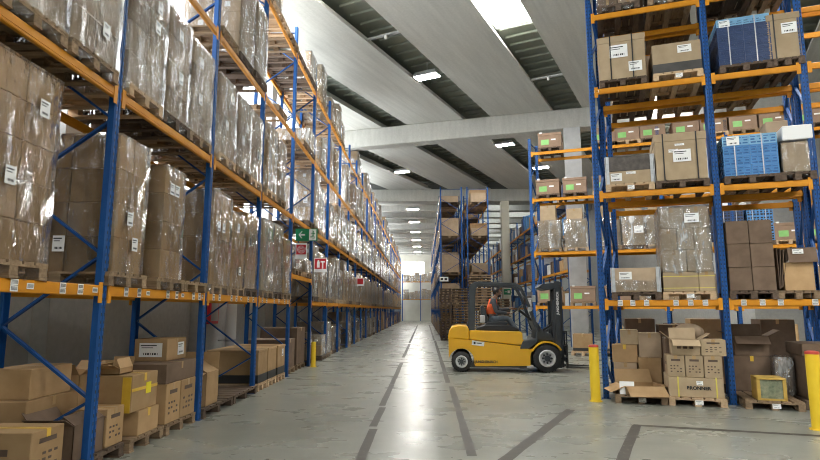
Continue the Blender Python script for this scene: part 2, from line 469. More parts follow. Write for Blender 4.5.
def load(label, loc, rz, w, d, h, nx, nd, nz, tier=1, m='card', wrap='wrap', group=None, seed=0, labels=1):
    """tier 0: every carton a part; 1: one carton stack; 2: a single mesh"""
    name = 'wrapped_carton_stack' if wrap else 'carton_stack'
    if tier == 2:
        me = cached(('load2', nx, nd, nz, m, seed % 3, wrap) + r3(w, d, h), lambda: _load2(w, d, h, nx, nd, nz, m, seed % 3, wrap))
        return thing(name, label, 'carton stack', loc, rz, group, me)
    o = thing(name, label, 'carton stack', loc, rz, group)
    if tier == 0:
        rr = random.Random(seed)
        cw, cd, ch = w / nx, d / nd, h / nz
        for k in range(nz):
            for i in range(nx):
                for j in range(nd):
                    c = link('carton', carton_mesh(cw - .012, cd - .012, ch - .004, m), o,
                             (-w / 2 + cw * (i + .5) + rr.uniform(-.003, .003), cd * j + .006 + rr.uniform(0, .006), ch * k + .001))
    else:
        link('cartons', stack_mesh(w, d, h, nx, nd, nz, m, seed % 6), o)
    if wrap:
        link('stretch_wrap', cached(('wrap', seed % 6, wrap) + r3(w, d, h), lambda: wrap_shell(w, d, h, seed % 6).mesh('stretch_wrap', [wrap])), o)
    rr = random.Random(seed + 99)
    for q in range(labels):
        add_label(o, rr.uniform(-.25, .25) * w, h * rr.choice((.22, .4, .62, .8)), .12, .15, -.024)
        if rr.random() < .7: add_label(o, d * rr.uniform(.25, .7), h * rr.choice((.2, .45, .7)), .13, .17, side=-w / 2 - .024)
    return o
def _load2(w, d, h, nx, nd, nz, m, seed, wrap):
    rr = random.Random(seed); b = MB()
    cw, ch = w / nx, h / nz
    for k in range(nz):
        for i in range(nx): b.box((-w / 2 + cw * (i + .5), d / 2, ch * (k + .5)), (cw - .012, d, ch - .006), 0 if rr.random() < .8 else 2)
    if wrap: 
        o = len(b.v); ws = wrap_shell(w, d, h, seed); b.add(ws.v, ws.f, 1, True)
    return b.mesh('wrapped_carton_stack', [m, wrap or 'tape', 'cardgrey'])

# ------------------------------------------------------------------ pallet racks
class Rack:
    """P origin at the front of the first upright, l along the row, n away from the viewer side"""
    def __init__(s, P, l, nsk=None, depth=1.1):
        s.P = Vector((P[0], P[1])); s.l = Vector(l).normalized(); s.n = Vector((-s.l.y, s.l.x))
        s.nsk = Vector(nsk).normalized() if nsk else s.n     # frames may stand slightly skewed
        s.depth = depth; s.rz = math.atan2(s.l.y, s.l.x)
    def at(s, a, d, z=0, skew=False):
        q = s.P + s.l * a + (s.nsk if skew else s.n) * d
        return (q.x, q.y, z)
POST_W, POST_D = .105, .08
def post_mesh(h, simple):
    def f():
        b = MB()
        if simple: b.box((0, POST_D / 2, h / 2), (POST_W, POST_D, h), 0)
        else:
            w, d, t = POST_W / 2, POST_D, .006
            prof = [(-w, d), (-w, .016), (-w * .72, 0), (-w * .2, 0), (-w * .12, .012), (w * .12, .012), (w * .2, 0), (w * .72, 0), (w, .016), (w, d)]
            inner = [(x * .9, y + t) for x, y in prof[::-1]]
            inner[0] = (w * .88, d); inner[-1] = (-w * .88, d)
            b.prism(prof + inner, 0, h, 'z', 0)
            b.box((0, d / 2, .004), (POST_W + .05, d + .05, .008), 0)
        return b.mesh('post', ['post'])
    return cached(('post', simple) + r3(h), f)
def beam_mesh(L, simple, m='orange'):
    def f():
        b = MB()
        b.box((L / 2, .03, -.055), (L - .01, .05, .11), 0, b=0 if simple else .008)
        if not simple:
            b.box((L / 2, .003, -.055), (L - .02, .006, .055), 0)
        for x in (.035, L - .035): b.box((x, -.001, -.075), (.065, .008, .21), 0)
        return b.mesh('beam', [m])
    return cached(('beam', simple, m) + r3(L), f)
def barcode(kind):
    def f():
        b = MB(); b.box((0, 0, 0), (.085, .002, .05 if kind else .10), 0)
        for z in ((0,) if kind else (.025, -.025)):
            for k in range(6): b.box((-.03 + .012 * k, -.0013, z), (.006, .0014, .03), 1)
        if not kind: b.box((0, -.0013, 0), (.085, .0014, .004), 1)
        return b.mesh('barcode_label', ['paper', 'ink'])
    return cached(('bar', kind), f)
def build_rack(label, rk, bays, levels, h, group=None, near=0, skip=(), extra=(), beam_m='orange', rear=True, stickers=(), brace_z=None):
    """bays: list of (s0,s1); levels: beam tops; skip: set of (bay, level index); extra: (bay, z)"""
    o = thing('pallet_rack', label, 'pallet rack', rk.at(bays[0][0], 0), rk.rz, group)
    s00 = bays[0][0]
    sk = Vector((rk.nsk.dot(rk.l), rk.nsk.dot(rk.n)))     # skewed depth direction, local
    ss = sorted({b[0] for b in bays} | {b[1] for b in bays})
    D = rk.depth
    for i, s_ in enumerate(ss):
        x = s_ - s00; simple = i >= near
        pm = post_mesh(h, simple)
        link('post', pm, o, (x, 0, 0))
        r_ = link('post', pm, o, (x + sk.x * D, sk.y * D, 0), math.pi)
        b = MB(); z = .7; front = True
        f0 = (x, .05); r0 = (x + sk.x * (D - .05), sk.y * (D - .05))
        pts = [(*r0, .12)]
        zz = .70
        while zz < h - .1:
            pts.append((*(f0 if front else r0), zz)); zz += .735; front = not front
        for a, c in zip(pts, pts[1:]): b.bar(a, c, .048, .025)
        b.bar((*f0, h - .15), (*r0, h - .15), .035, .022)
        b.bar((*f0, .12), (*r0, .12), .035, .022)
        b.obj('bracing', 'bluesteel', o)
    for bi, (s0, s1) in enumerate(bays):
        L = s1 - s0 - POST_W + .01
        lv = [(li, z) for li, z in enumerate(levels) if (bi, li) not in skip] + [(-1, z) for (b_, z) in extra if b_ == bi]
        for li, z in lv:
            bm = beam_mesh(L, bi >= near, beam_m)
            x0 = s0 - s00 + POST_W / 2 - .005
            fb = link('beam', bm, o, (x0, -.004, z))
            if rear: link('beam', bm, o, (x0 + L + sk.x * D, sk.y * D + .004, z), math.pi)
            if (bi, li) in stickers:
                for q in stickers[(bi, li)]:
                    link('barcode_label', barcode(q[1]), fb, (L * q[0], -.003, -.052))
    return o

# ================================================================== SETTING
WX = -5.45
b = MB(); b.box((13, 38, -.05), (38, 98, .1)); struct('floor', b, 'floor')
b = MB()
b.box((WX - .15, 38.5, 2.15), (.3, 96, 4.3)); b.box((WX - .15, 38.5, 10.45), (.3, 96, 1.3))
for k in range(19): b.box((WX + .12, -8 + 5.34 * k, 5.5), (.24, .55, 11))
struct('wall_left', b, 'wall')
for k in range(18):
    y0 = -8 + 5.34 * k
    b = MB(); b.box((WX - .2, y0 + 2.67, 7.05), (.04, 4.79, 5.5))
    w_ = struct('window_%d' % (k + 1), b, 'window')
    f = MB()
    for q in range(4): f.box((WX - .13, y0 + .275 + 4.79 * q / 3, 7.05), (.08, .07, 5.5))
    for z in (4.34, 6.2, 8.0, 9.76): f.box((WX - .13, y0 + 2.67, z), (.08, 4.79, .07))
    f.obj('window_frame', 'galv', w_)
b = MB(); b.box((4.4, 86.15, 5.5), (20.2, .3, 11)); struct('wall_far', b, mat('far_wall_cream', (.62, .60, .52), (.70, .68, .60), 1, .8))
b = MB(); b.box((-1.6, 85.97, 7.9), (3.4, .06, 2.0)); w_ = struct('window_19', b, 'farwindow')
f = MB()
for x in (-3.3, -2.2, -1.05, .1): f.box((x, 85.92, 7.9), (.08, .06, 2.1))
f.obj('window_frame', 'galv', w_)
b = MB(); b.box((14.4, 55.5, 5.5), (.3, 61.5, 11)); struct('wall_aisle', b, 'wall')
lw = Vector((.952, -.307, 0)); mid = Vector((14.2, 24.7, 5.5)) + lw * 9.3
b = MB(); b.box(mid, (18.6, .3, 11), 0, Matrix.Rotation(math.atan2(-.307, .952), 3, 'Z')); struct('wall_back', b, 'wall')
b = MB(); b.box((31.5, 8, 5.5), (.3, 36, 11)); struct('wall_right', b, 'wall')
b = MB(); b.box((13, -9.5, 5.5), (37, .3, 11)); struct('wall_near', b, 'wall')

SOF = 10.5
def clip(poly, axis, lim, keep_less):
    out = []
    for i in range(len(poly)):
        a, c = poly[i], poly[(i + 1) % len(poly)]
        ia = (a[axis] <= lim) == keep_less; ic = (c[axis] <= lim) == keep_less
        if ia: out.append(a)
        if ia != ic:
            t = (lim - a[axis]) / (c[axis] - a[axis])
            out.append((a[0] + t * (c[0] - a[0]), a[1] + t * (c[1] - a[1])))
    return out
U = Vector((.434, .901)); W = Vector((.901, -.434))
def plan(q0, q1, y0=-9.4, y1=41.2, t0=-60, t1=90):
    p = [tuple(W * q0 + U * t0), tuple(W * q1 + U * t0), tuple(W * q1 + U * t1), tuple(W * q0 + U * t1)]
    for ax, lim, kl in ((1, y0, False), (1, y1, True), (0, WX - .1, False), (0, 31.4, True)):
        p = clip(p, ax, lim, kl)
        if len(p) < 3: return None
    return p
tn = 0
for k in range(-5, 10):
    qc = -6.71 + 4 * k
    b = MB(); ok = False
    for q0, q1, z0, z1 in ((qc - 1.37, qc + 1.37, SOF, SOF + .10), (qc - 1.15, qc + 1.15, SOF + .09, SOF + .35)):
        p = plan(q0, q1)
        if p: b.prism(p, z0, z1, 'z'); ok = True
    if ok:
        tn += 1; o = struct('trim_%d' % tn, b, 'conc_ceiling'); fix_normals(o)
# roof sheet above the strips, with cross ribs
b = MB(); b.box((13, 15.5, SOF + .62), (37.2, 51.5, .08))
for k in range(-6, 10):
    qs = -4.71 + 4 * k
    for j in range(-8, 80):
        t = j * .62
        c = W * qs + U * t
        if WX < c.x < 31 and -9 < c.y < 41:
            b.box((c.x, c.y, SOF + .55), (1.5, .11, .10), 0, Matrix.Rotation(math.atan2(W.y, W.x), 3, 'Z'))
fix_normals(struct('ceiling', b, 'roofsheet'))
# skylights: first in view, the others added unseen for their light
sk = 0
sky_spec = [(-4.71, 14.6, 17.0), (7.29, -1, 5), (3.29, 11.5, 14.5), (11.29, 6, 9), (-12.71, 10.0, 12.6), (-8.71, 9.0, 11.6), (11.29, -2, 4), (-.71, 24, 30)]
SKY_N = 20
for q, ta, tb in sky_spec:
    c = W * q + U * (ta + tb) / 2
    b = MB(); b.box((c.x, c.y, SOF + .47), (1.5, tb - ta, .03), 0, Matrix.Rotation(math.atan2(W.y, W.x), 3, 'Z'))
    w_ = struct('window_%d' % SKY_N, b, 'skylight'); SKY_N += 1
    f = MB()
    for j in range(int((tb - ta) / 1.2) + 1):
        c2 = W * q + U * (ta + 1.2 * j)
        f.box((c2.x, c2.y, SOF + .44), (1.5, .06, .05), 0, Matrix.Rotation(math.atan2(W.y, W.x), 3, 'Z'))
    f.obj('window_frame', 'galv', w_)
# transverse beams
d = Vector((.9636, -.2673, 0))
c = Vector((-.65, 26.1, 10.05)); a_ = c + d * (-5.2); e_ = c + d * 33
b = MB(); b.box((a_ + e_) / 2 + Vector((.1, .36, 0)), ((e_ - a_).length, .7, .9), 0, Matrix.Rotation(math.atan2(d.y, d.x), 3, 'Z'), b=.03)
struct('ceiling_beam', b, 'conc_ceiling')
b = MB(); b.box((4.4, 41.3, 10.05), (19.8, .8, .92), 0, b=.03); struct('ceiling_beam', b, 'conc_ceiling')
b = MB()
for k in range(5):
    px = a_ + d * (7.5 + 1.0) + d * (k * 5.9 - 5.9)
    b.box((px.x, px.y - .02, 10.05), (.03, .02, .9))
# far hall slats
for k in range(13):
    y = 44.2 + 3.45 * k
    tn += 1; b = MB(); b.prism([(y - .55, 10.5), (y + .55, 10.5), (y + .45, 10.0), (y - .45, 10.0)], WX, 14.2, 'x')
    fix_normals(struct('trim_%d' % tn, b, 'conc_ceiling'))
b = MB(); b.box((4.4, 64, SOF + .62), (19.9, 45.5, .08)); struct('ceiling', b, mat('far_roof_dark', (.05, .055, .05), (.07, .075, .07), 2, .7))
for k in range(12):
    y = 45.92 + 3.45 * k
    b = MB(); b.box((8.5 if k % 2 else 4.8, y, SOF + .5), (5.5, .7, .03)); struct('window_%d' % SKY_N, b, 'farlight'); SKY_N += 1  # glowing roof panels added to light the far hall
# columns
def column(x, y, w, m, rz, z1=9.62):
    b = MB(); b.box((0, 0, z1 / 2), (w, w, z1), 0, b=.03)
    o = struct('column', b, m); o.location = (x, y, 0); o.rotation_euler.z = rz
column(6.66, 24.42, .72, 'column', -.27); column(6.02, 41.2, .58, 'cream', 0)
column(18.6, 21.1, .72, 'column', -.27)

# floor markings
def stripe(p, q, w, m, z, name='floor_marking'):
    p = Vector((*p, 0)); q = Vector((*q, 0)); u = (q - p).normalized(); v = Vector((-u.y, u.x, 0)) * w / 2
    rr = random.Random(int(p.x * 100)); n = max(2, int((q - p).length / .35)); L = []; Rr = []
    for i in range(n + 1):
        c = p + (q - p) * i / n
        L.append(c + v * rr.uniform(.86, 1.06)); Rr.append(c - v * rr.uniform(.86, 1.06))
    b = MB(); vs = [(x.x, x.y, z) for x in L + Rr]
    b.add(vs, [(i, n + 1 + i, n + 2 + i, i + 1) for i in range(n)])
    o = struct(name, b, m); fix_normals(o)
    return o
for y0, y1 in ((1, 7.9), (8.05, 9.6), (9.75, 17.5), (19.4, 27), (28, 60)): stripe((-.71, y0), (-.69, y1), .115, 'floortape', .002)
for y0, y1 in ((1, 6.25), (6.5, 12.2), (12.8, 30), (30.5, 62)): stripe((.53, y0), (.57, y1), .115, 'floortape', .002)
stripe((.0, 4.55), (2.38, 9.48), .15, 'floortape', .002)
stripe((1.5, 5.0), (2.97, 8.22), .13, 'floortape', .002)
stripe((2.93, 8.24), (7.5, 6.9), .13, 'floortape', .003)
stripe((2.36, 9.46), (8.5, 7.55), .05, 'joint', .003)
stripe((-1.2, 12.6), (9.5, 10.9), .03, 'joint', .0025)
# ================================================================== LAMPS
def bay_lamp(x, y, z, rz, i, desc):
    o = thing('ceiling_lamp', desc, 'lamp', (x, y, z), rz, 'high-bay ceiling lamps')
    b = MB(); b.prism([(-.5, 0), (.5, 0), (.42, .16), (-.42, .16)], -.24, .24, 'y'); fix_normals(b.obj('housing', 'galv', o))
    b = MB(); b.box((0, 0, -.006), (.92, .42, .012)); b.obj('diffuser', 'lamp', o)
    b = MB(); b.cyl((0, 0, .16), (0, 0, .6), .012, 6); b.obj('hanger', 'galv', o)
ra = math.atan2(W.y, W.x)
for i, (x, y, z, t) in enumerate(((.15, 20.5, SOF - .02, 'white ceiling lamp in the roof gap just before the concrete cross beam'),
        (4.44, 29.6, SOF - .02, 'white ceiling lamp in the roof gap past the cross beam, above the pallet racks'),
        (-1.4, 35.5, SOF - .02, 'white ceiling lamp in the roof gap over the long aisle past the cross beam'),
        (7.4, 34.6, SOF - .02, 'white ceiling lamp behind the rack of green-labelled cartons'),
        (9.6, 14.5, SOF - .02, 'white ceiling lamp over the racks with blue crates'))):
    bay_lamp(x, y, z, ra, i, t)
for k in range(6):
    bay_lamp(-.9, 45.9 + 6.9 * k, 9.9, 0, k, '%s of six white ceiling lamps in a row over the far hall aisle' % ORD[k + 1])
for x, y, nm in ((-1.32, 17.4, 'before the ceiling lamp'), (4.76, 20.9, 'beside the front rack')):
    o = thing('conduit_bar', 'thin grey conduit bar with round sensor across the roof gap ' + nm, 'conduit', (x, y, SOF + .08), ra)
    b = MB(); b.box((0, 0, 0), (1.6, .10, .06)); b.obj('rail', 'galv', o)
    b = MB(); b.cyl((.12, -.03, -.03), (.12, -.03, -.10), .05, 10); b.ell((.12, -.03, -.11), (.055, .055, .05), 10, 6); b.obj('sensor', 'white', o)
# ================================================================== WALL-SIDE RACK
LW = Rack((-3.3, 0), (0, 1))
PY = [2.98, 5.74, 8.45, 11.12, 13.85, 16.45] + [16.45 + 2.68 * k for k in range(1, 25)]
BAYS = list(zip(PY, PY[1:]))
LV = [1.85, 3.97, 6.08, 8.25]
st = {(0, 0): [(.53, 0), (.60, 1), (.76, 0), (.86, 0), (.95, 1)], (1, 0): [(.14, 0), (.25, 0), (.33, 1), (.53, 0), (.63, 0), (.70, 1), (.84, 0), (.92, 0), (.97, 1)],
      (2, 0): [(.1, 0), (.2, 0), (.42, 0), (.52, 0), (.62, 1), (.78, 0), (.9, 0)], (3, 0): [(.1, 0), (.22, 0), (.45, 0), (.6, 0), (.8, 0), (.92, 0)]}
build_rack('tall blue and orange pallet rack by the wall, before the exit sign', LW, BAYS[:5], LV, 9.0, 'wall-side racks', near=5,
           skip={(4, 0)}, extra=((4, 2.50),), stickers=st)
build_rack('tall blue and orange rack run beside the wall, just past the exit sign', LW, BAYS[5:13], LV, 9.0, 'wall-side racks')
build_rack('tall blue and orange rack run beside the wall, second run past the exit sign', LW, BAYS[13:21], LV, 9.0, 'wall-side racks')
build_rack('tall blue and orange rack run beside the wall at the far end of the aisle', LW, BAYS[21:], LV, 9.0, 'wall-side racks')
LEVN = ['first', 'second', 'third', 'top']
def slot_name(bi, li, pi, n): return '%s bay of wall-side rack, %s shelf, %s of three' % (ORD[bi + 1], LEVN[li], ('near', 'middle', 'far')[pi])
PALW = ['wood', 'wood', 'wooddark', 'woodlight']
npal = 0; nload = 0
far_l = []; far_p = []
KIND = {'wrapped': 0}
custom = {  # (bay, shelf): (centre, width, height, across, tiers) or None
 (0, 0): [(3.42, .8, 1.62, 2, 5), (4.40, .80, 1.66, 2, 5), None],
 (1, 0): [(6.12, .60, 1.50, 2, 4), (7.17, .56, 1.44, 1, 4), None],
 (2, 0): [(9.0, .80, 1.50, 2, 4), (9.85, .72, 1.30, 1, 4), (10.62, .66, 1.42, 1, 4)],
 (3, 0): [(11.72, .78, 1.48, 1, 4), (12.55, .76, 1.50, 1, 4), (13.32, .60, 1.28, 1, 4)],
 (0, 1): [(3.55, .8, 1.5, 2, 4), (4.38, .8, 1.5, 1, 4), (5.22, .8, 1.5, 2, 4)],
 (1, 1): [(6.27, .84, 1.50, 2, 4), (7.13, .66, 1.46, 1, 4), (7.92, .76, 1.38, 2, 4)],
 (2, 1): [(9.0, .8, 1.32, 2, 4), (9.85, .74, 1.30, 1, 4), (10.62, .7, 1.30, 1, 4)],
 (3, 1): [(11.7, .78, 1.42, 1, 4), (12.55, .74, 1.35, 1, 4), None], (4, 1): [None] * 3,
 (5, 1): [(16.96, .8, 1.70, 1, 6), (17.8, .8, 1.4, 1, 4), None],
 (0, 2): [None] * 3, (1, 2): [None] * 3, (0, 3): [None] * 3, (1, 3): [None] * 3,
 (2, 2): [None, (9.85, .8, 1.5, 1, 4), (10.65, .72, 1.45, 1, 4)],
 (3, 2): [None, None, None], (4, 2): [None, None, (16.0, .8, .6, 1, 2)], (5, 2): [None, (17.8, .8, .9, 1, 3), None],
 (2, 3): [None, None, None], (3, 3): [(11.75, .8, .9, 1, 3), None, None], (4, 3): [None, None, (16.0, .8, .8, 1, 3)], (5, 3): [None, (17.8, .8, 1.2, 1, 3), None],
}
empty_pallets = {(2, 2, 0), (3, 2, 1), (2, 3, 1), (2, 3, 2), (3, 3, 1), (3, 3, 2), (4, 3, 0), (4, 3, 1), (1, 0, 2), (4, 2, 1), (4, 1, 2), (5, 2, 0), (5, 3, 0)}
for bi, (s0, s1) in enumerate(BAYS):
    for li, z in enumerate(LV):
        zz = z
        if bi == 4 and li == 0: zz = 2.50
        spec = custom.get((bi, li))
        if spec is None:
            pr = (.95, .95, .58, .5)[li]
            spec = []
            for pi in range(3):
                w = R.choice((.7, .76, .8)); c = s0 + .06 + (s1 - s0 - .12) * (pi + .5) / 3
                h = R.uniform(1.15, 1.62) if li != 3 else R.uniform(.6, 1.25)
                if bi == 4 and li == 0: h = R.uniform(.3, .55); 
                spec.append((c, w, round(h / .05) * .05, R.choice((1, 1, 2)), R.choice((3, 4, 4, 5))) if R.random() < pr else None)
        if bi == 4 and li == 0: spec = [(14.5, .76, .3, 1, 1), None, (15.8, .76, .35, 1, 1)]
        for pi, sp in enumerate(spec):
            cs = s0 + .06 + (s1 - s0 - .12) * (pi + .5) / 3
            y_c = sp[0] if sp else cs
            tier = 0 if (y_c < 11 and li < 2) else 1 if y_c < 30 else 2
            off = R.uniform(-.06, -.02)
            if sp is None and (bi, li, pi) not in empty_pallets: continue
            ploc = LW.at(y_c if bi > 1 or li else (y_c if pi < 2 else cs), off, zz + .002)
            if y_c < 41:
                npal += 1
                pm = R.choice(PALW)
                pallet(('wooden pallet under the carton stack, ' if sp else 'empty wooden pallet, ') + slot_name(bi, li, pi, 3),
                       ploc, LW.rz, .8, 1.16, pm, detail=(y_c < 9 and li < 2), group='pallets on the wall-side rack')
            else: far_p.append(ploc)
            if sp is None: continue
            _, w, h, nx, nz = sp
            dd = 1.06
            if y_c < 60:
                nload += 1
                wr = 'wrap' if R.random() < (.75 if li < 2 else .4) else 'wrapwhite'
                mm = R.choice(('card', 'card', 'cardgrey', 'cardgrey', 'cardlight'))
                if bi < 3: mm = 'card' if li == 0 else 'cardgrey'; wr = 'wrap'
                load(('wrapped brown carton stack, ' if wr == 'wrap' else 'whitish wrapped carton stack, ') + slot_name(bi, li, pi, 3),
                     LW.at(y_c, off + .03, zz + .148), LW.rz, w, dd, h, nx, 2, nz, tier, mm, wr, 'wrapped carton stacks on the wall-side rack', seed=R.randrange(1000), labels=2 if tier == 0 else 1)
            else: far_l.append((LW.at(y_c, off + .03, zz + .148), w, dd, h, nz))
# floor level, from the fifth bay on
for bi in range(5, len(BAYS)):
    s0, s1 = BAYS[bi]
    for pi in range(3):
        if R.random() < .14: continue
        c = s0 + .06 + (s1 - s0 - .12) * (pi + .5) / 3; h = round(R.uniform(.6, 1.4) / .05) * .05; off = R.uniform(-.05, .15)
        if c < 42:
            nm = '%s floor bay of wall-side rack, %s of three' % (ORD[bi + 1], ('near', 'middle', 'far')[pi])
            pallet('wooden pallet under a carton stack, ' + nm, LW.at(c, off, .001), LW.rz, .8, 1.16, R.choice(PALW), False, 'pallets on the wall-side rack')
            load('brown carton stack, ' + nm, LW.at(c, off + .03, .147), LW.rz, .74, 1.06, h, R.choice((1, 2)), 2, R.choice((2, 3)), 1 if c < 25 else 2,
                 R.choice(('card', 'cardgrey', 'carddark')), R.choice(('wrap', 'wrapwhite')), 'carton stacks on the floor under the wall-side rack', seed=R.randrange(1000))
        else: far_p.append(LW.at(c, off, .001)); far_l.append((LW.at(c, off + .03, .147), .74, 1.06, h, 3))
b = MB()
for loc, w, d_, h, nz in far_l:
    for k in range(nz): b.box((loc[0] - d_ / 2, loc[1], loc[2] + h * (k + .5) / nz), (d_, w, h / nz - .012), R.choice((0, 0, 1, 2)))
o = b.obj('wrapped_carton_stack', ['cardgrey', 'card', 'wrapwhite']); o['kind'] = 'stuff'; o['label'] = 'small pale carton stacks on the far end of the wall-side rack'; o['category'] = 'carton stack'
M_far = b
b = MB()
for loc in far_p:
    b.box((loc[0] - .58, loc[1], loc[2] + .13), (1.16, .8, .03)); b.box((loc[0] - .58, loc[1], loc[2] + .011), (1.16, .8, .02))
    for q in (-.35, 0, .35): b.box((loc[0] - .58, loc[1] + q, loc[2] + .06), (1.14, .1, .1))
o = b.obj('wooden_pallet', ['wood']); o['kind'] = 'stuff'; o['label'] = 'small wooden pallets on the far end of the wall-side rack'; o['category'] = 'pallet'

# ---- loose goods on the floor beneath the first five bays
def carton(label, loc, rz, w, d, h, m='card', tape='tape', printed=False, group=None, labels=(), extra=None, name='carton'):
    o = thing(name, label, 'carton', loc, rz, group)
    link('box_body', carton_mesh(w, d, h, m, tape, printed), o)
    for (x, z, lw_, lh) in labels: add_label(o, x, z, lw_, lh)
    if extra: extra(o)
    return o
def open_carton(label, loc, rz, w, d, h, m='card', flaps=(60, 50, 35, 70), printed=False, group=None, fl=None, cat='carton'):
    o = thing('open_carton', label, cat, loc, rz, group)
    b = MB(); t = .008
    b.box((0, t / 2, h / 2), (w, t, h)); b.box((0, d - t / 2, h / 2), (w, t, h))
    b.box((-w / 2 + t / 2, d / 2, h / 2), (t, d, h)); b.box((w / 2 - t / 2, d / 2, h / 2), (t, d, h)); b.box((0, d / 2, t / 2), (w, d, t))
    if printed:
        for q in range(3): b.box((-.25 * w + q * .22 * w, -.001, h * .5), (w * .14, .002, h * .16), 1)
    b.obj('box_body', [m, 'print'], o)
    fl = fl or min(w, d) * .45
    for (px, py, L, ang, ax) in ((0, 0, w, flaps[0], 0), (0, d, w, flaps[1], 2), (-w / 2, d / 2, d, flaps[2], 3), (w / 2, d / 2, d, flaps[3], 1)):
        q = MB(); q.box((0, -fl / 2, 0), (L * .97, fl, .006))
        f_ = q.obj('flap', m, o, (px, py, h))
        e = Matrix.Rotation(ax * math.pi / 2, 4, 'Z') @ Matrix.Rotation(-math.radians(90 - ang) if True else 0, 4, 'X')
        f_.rotation_euler = e.to_euler()
    return o
GF = 'loose cartons on the floor under the wall-side rack'
rl = LW.rz
FP = lambda y, off, z=.001: LW.at(y, off, z)
# first bay
pallet('wooden pallet on the floor under the first bay of the wall-side rack', FP(5.0, .04), rl, .9, 1.1, 'wooddark', True)
carton('brown carton with yellow top tape at the foot of the first blue post', FP(5.12, .05, .147), rl, .44, .66, .41, 'card', 'tapeyellow', 2)
carton('brown carton behind the yellow-taped one, near the wall, first bay floor', FP(5.0, .74, .147), rl, .7, .40, .42, 'card', 'tape')
o = thing('cable_coil', 'black cable coil lying on the cartons in the first bay', 'cable', FP(4.95, .92, .572), rl)
b = MB()
for q in range(4): b.lathe([(.13 + .012 * math.cos(a * math.pi / 4), .013 * math.sin(a * math.pi / 4) + .013 + .022 * q) for a in range(9)], (0, 0, 0), (0, 0, 1), 18)
b.obj('cable', 'black', o)
# second bay
pallet('dark wooden pallet on the floor behind the first blue post of the wall-side rack', FP(5.98, .04), rl, .9, 1.12, 'wooddark', True)
carton('printed brown carton low on the dark pallet, second bay floor', FP(6.28, .08, .147), rl, .34, .44, .40, 'card', 'tape', 1, GF)
open_carton('wide open brown carton with drooping flaps beside the first blue post', FP(5.80, .08, .147), rl, .52, .44, .34, 'carddark', (-55, 40, 60, 100), fl=.15)
carton('brown carton in the rear row of the dark pallet, under the topmost one', FP(6.0, .60, .147), rl, .84, .48, .56, 'card', 'tape', 0, GF)
carton('brown carton topmost at the rear of the dark pallet', FP(6.0, .64, .710), rl, .66, .44, .30, 'card', 'tape', 0, GF)
pallet('wooden pallet under the yellow-taped carton pair, second bay floor', FP(6.93, .02), rl, .84, 1.1, 'wood', True)
carton('brown carton under the bulging carton with a yellow sticker', FP(6.96, .04, .147), rl, .50, .5, .28, 'card', 'tapeyellow', 0, GF)
def yel(o):
    q = MB(); q.box((.08, -.004, .24), (.12, .004, .13)); q.obj('yellow_sticker', mat('yellow_sticker_paper', (.85, .70, .02), None, 5, .5), o)
    q = MB(); q.box((0, -.002, .25), (.62, .003, .035)); q.box((-.312, .06, .2), (.006, .10, .4)); q.obj('yellow_tape', 'tapeyellow', o)
carton('bulging brown carton with bright yellow sticker and yellow tape', FP(6.86, .06, .430), rl, .62, .5, .42, 'card', 'tapeyellow', 0, GF, extra=yel)
open_carton('crumpled small brown carton lying open on the yellow-stickered carton', FP(6.74, .24, .856), rl, .3, .26, .07, 'card', (-25, 60, 70, 20), fl=.12)
open_carton('brown carton with torn open top behind the yellow-stickered carton', FP(6.75, .62, .147), rl, .6, .44, .72, 'card', (50, 60, 40, 50), fl=.16)
pallet('wooden pallet with three tiers of cartons at the second blue post', FP(7.84, .0), rl, .92, 1.1, 'wood', True)
carton('brown carton with printed side on the pallet at the second blue post, lower tier', FP(7.57, .02, .147), rl, .42, .5, .50, 'card', 'tape', 1, GF)
carton('brown carton standing against the second blue post, lower tier', FP(8.04, .02, .147), rl, .48, .5, .50, 'card', 'tape', 3, GF)
carton('wide dark brown carton lying across the two printed cartons at the second post', FP(7.82, .03, .65), rl, .94, .72, .25, 'carddark', 'tape', 0, GF)
carton('brown carton with two white labels on top of the pile at the second post', FP(8.1, .24, .903), rl, .62, .46, .30, 'card', 'tape', 0, GF, labels=((.12, .15, .2, .18),),
       extra=lambda o: add_label(o, .23, .15, .32, .19, side=-.313))
# third bay
for q, y in enumerate((9.15, 10.5)):
    pallet('long low wooden pallet on the third bay floor, ' + ('under the open carton' if q == 0 else 'empty'), FP(y, -.04), rl, 1.3, 1.1, 'wooddark', True)
open_carton('open brown carton with one tall raised flap on the long low pallet', FP(8.95, .02, .147), rl, .5, .6, .50, 'card', (-60, 60, 100, 6), fl=.28)
carton('pale green and yellow carton on the long low pallet', FP(9.55, .2, .147), rl, .32, .42, .42, mat('green_yellow_card', (.32, .36, .12), (.46, .42, .14), 4, .7), 'tapeyellow')
for q, (y, tx) in enumerate(((11.65, 'the long low pallet'), (12.36, 'the middle of the fourth bay'), (13.15, 'the fourth blue post'))):
    pallet('light wooden pallet on the floor beside ' + tx, FP(y, -.02), rl, .66, 1.1, 'woodlight', True)
    o = thing('bulk_carton', 'big plain brown bulk carton with black base band beside ' + tx, 'carton', FP(y, .0, .147), rl, 'bulk cartons with black bands')
    q_ = MB(); q_.box((0, .52, .32), (.64, 1.04, .64), 0, b=.006); q_.obj('box_body', 'card', o)
    q_ = MB(); q_.box((0, .52, .09), (.646, 1.046, .16), 0); q_.obj('base_band', 'ink', o)
    q_ = MB(); q_.box((0, .52, .63), (.66, 1.06, .05), 0, b=.006); q_.obj('lid', 'card', o)
    if q == 2: add_label(o, .1, .48, .14, .16)
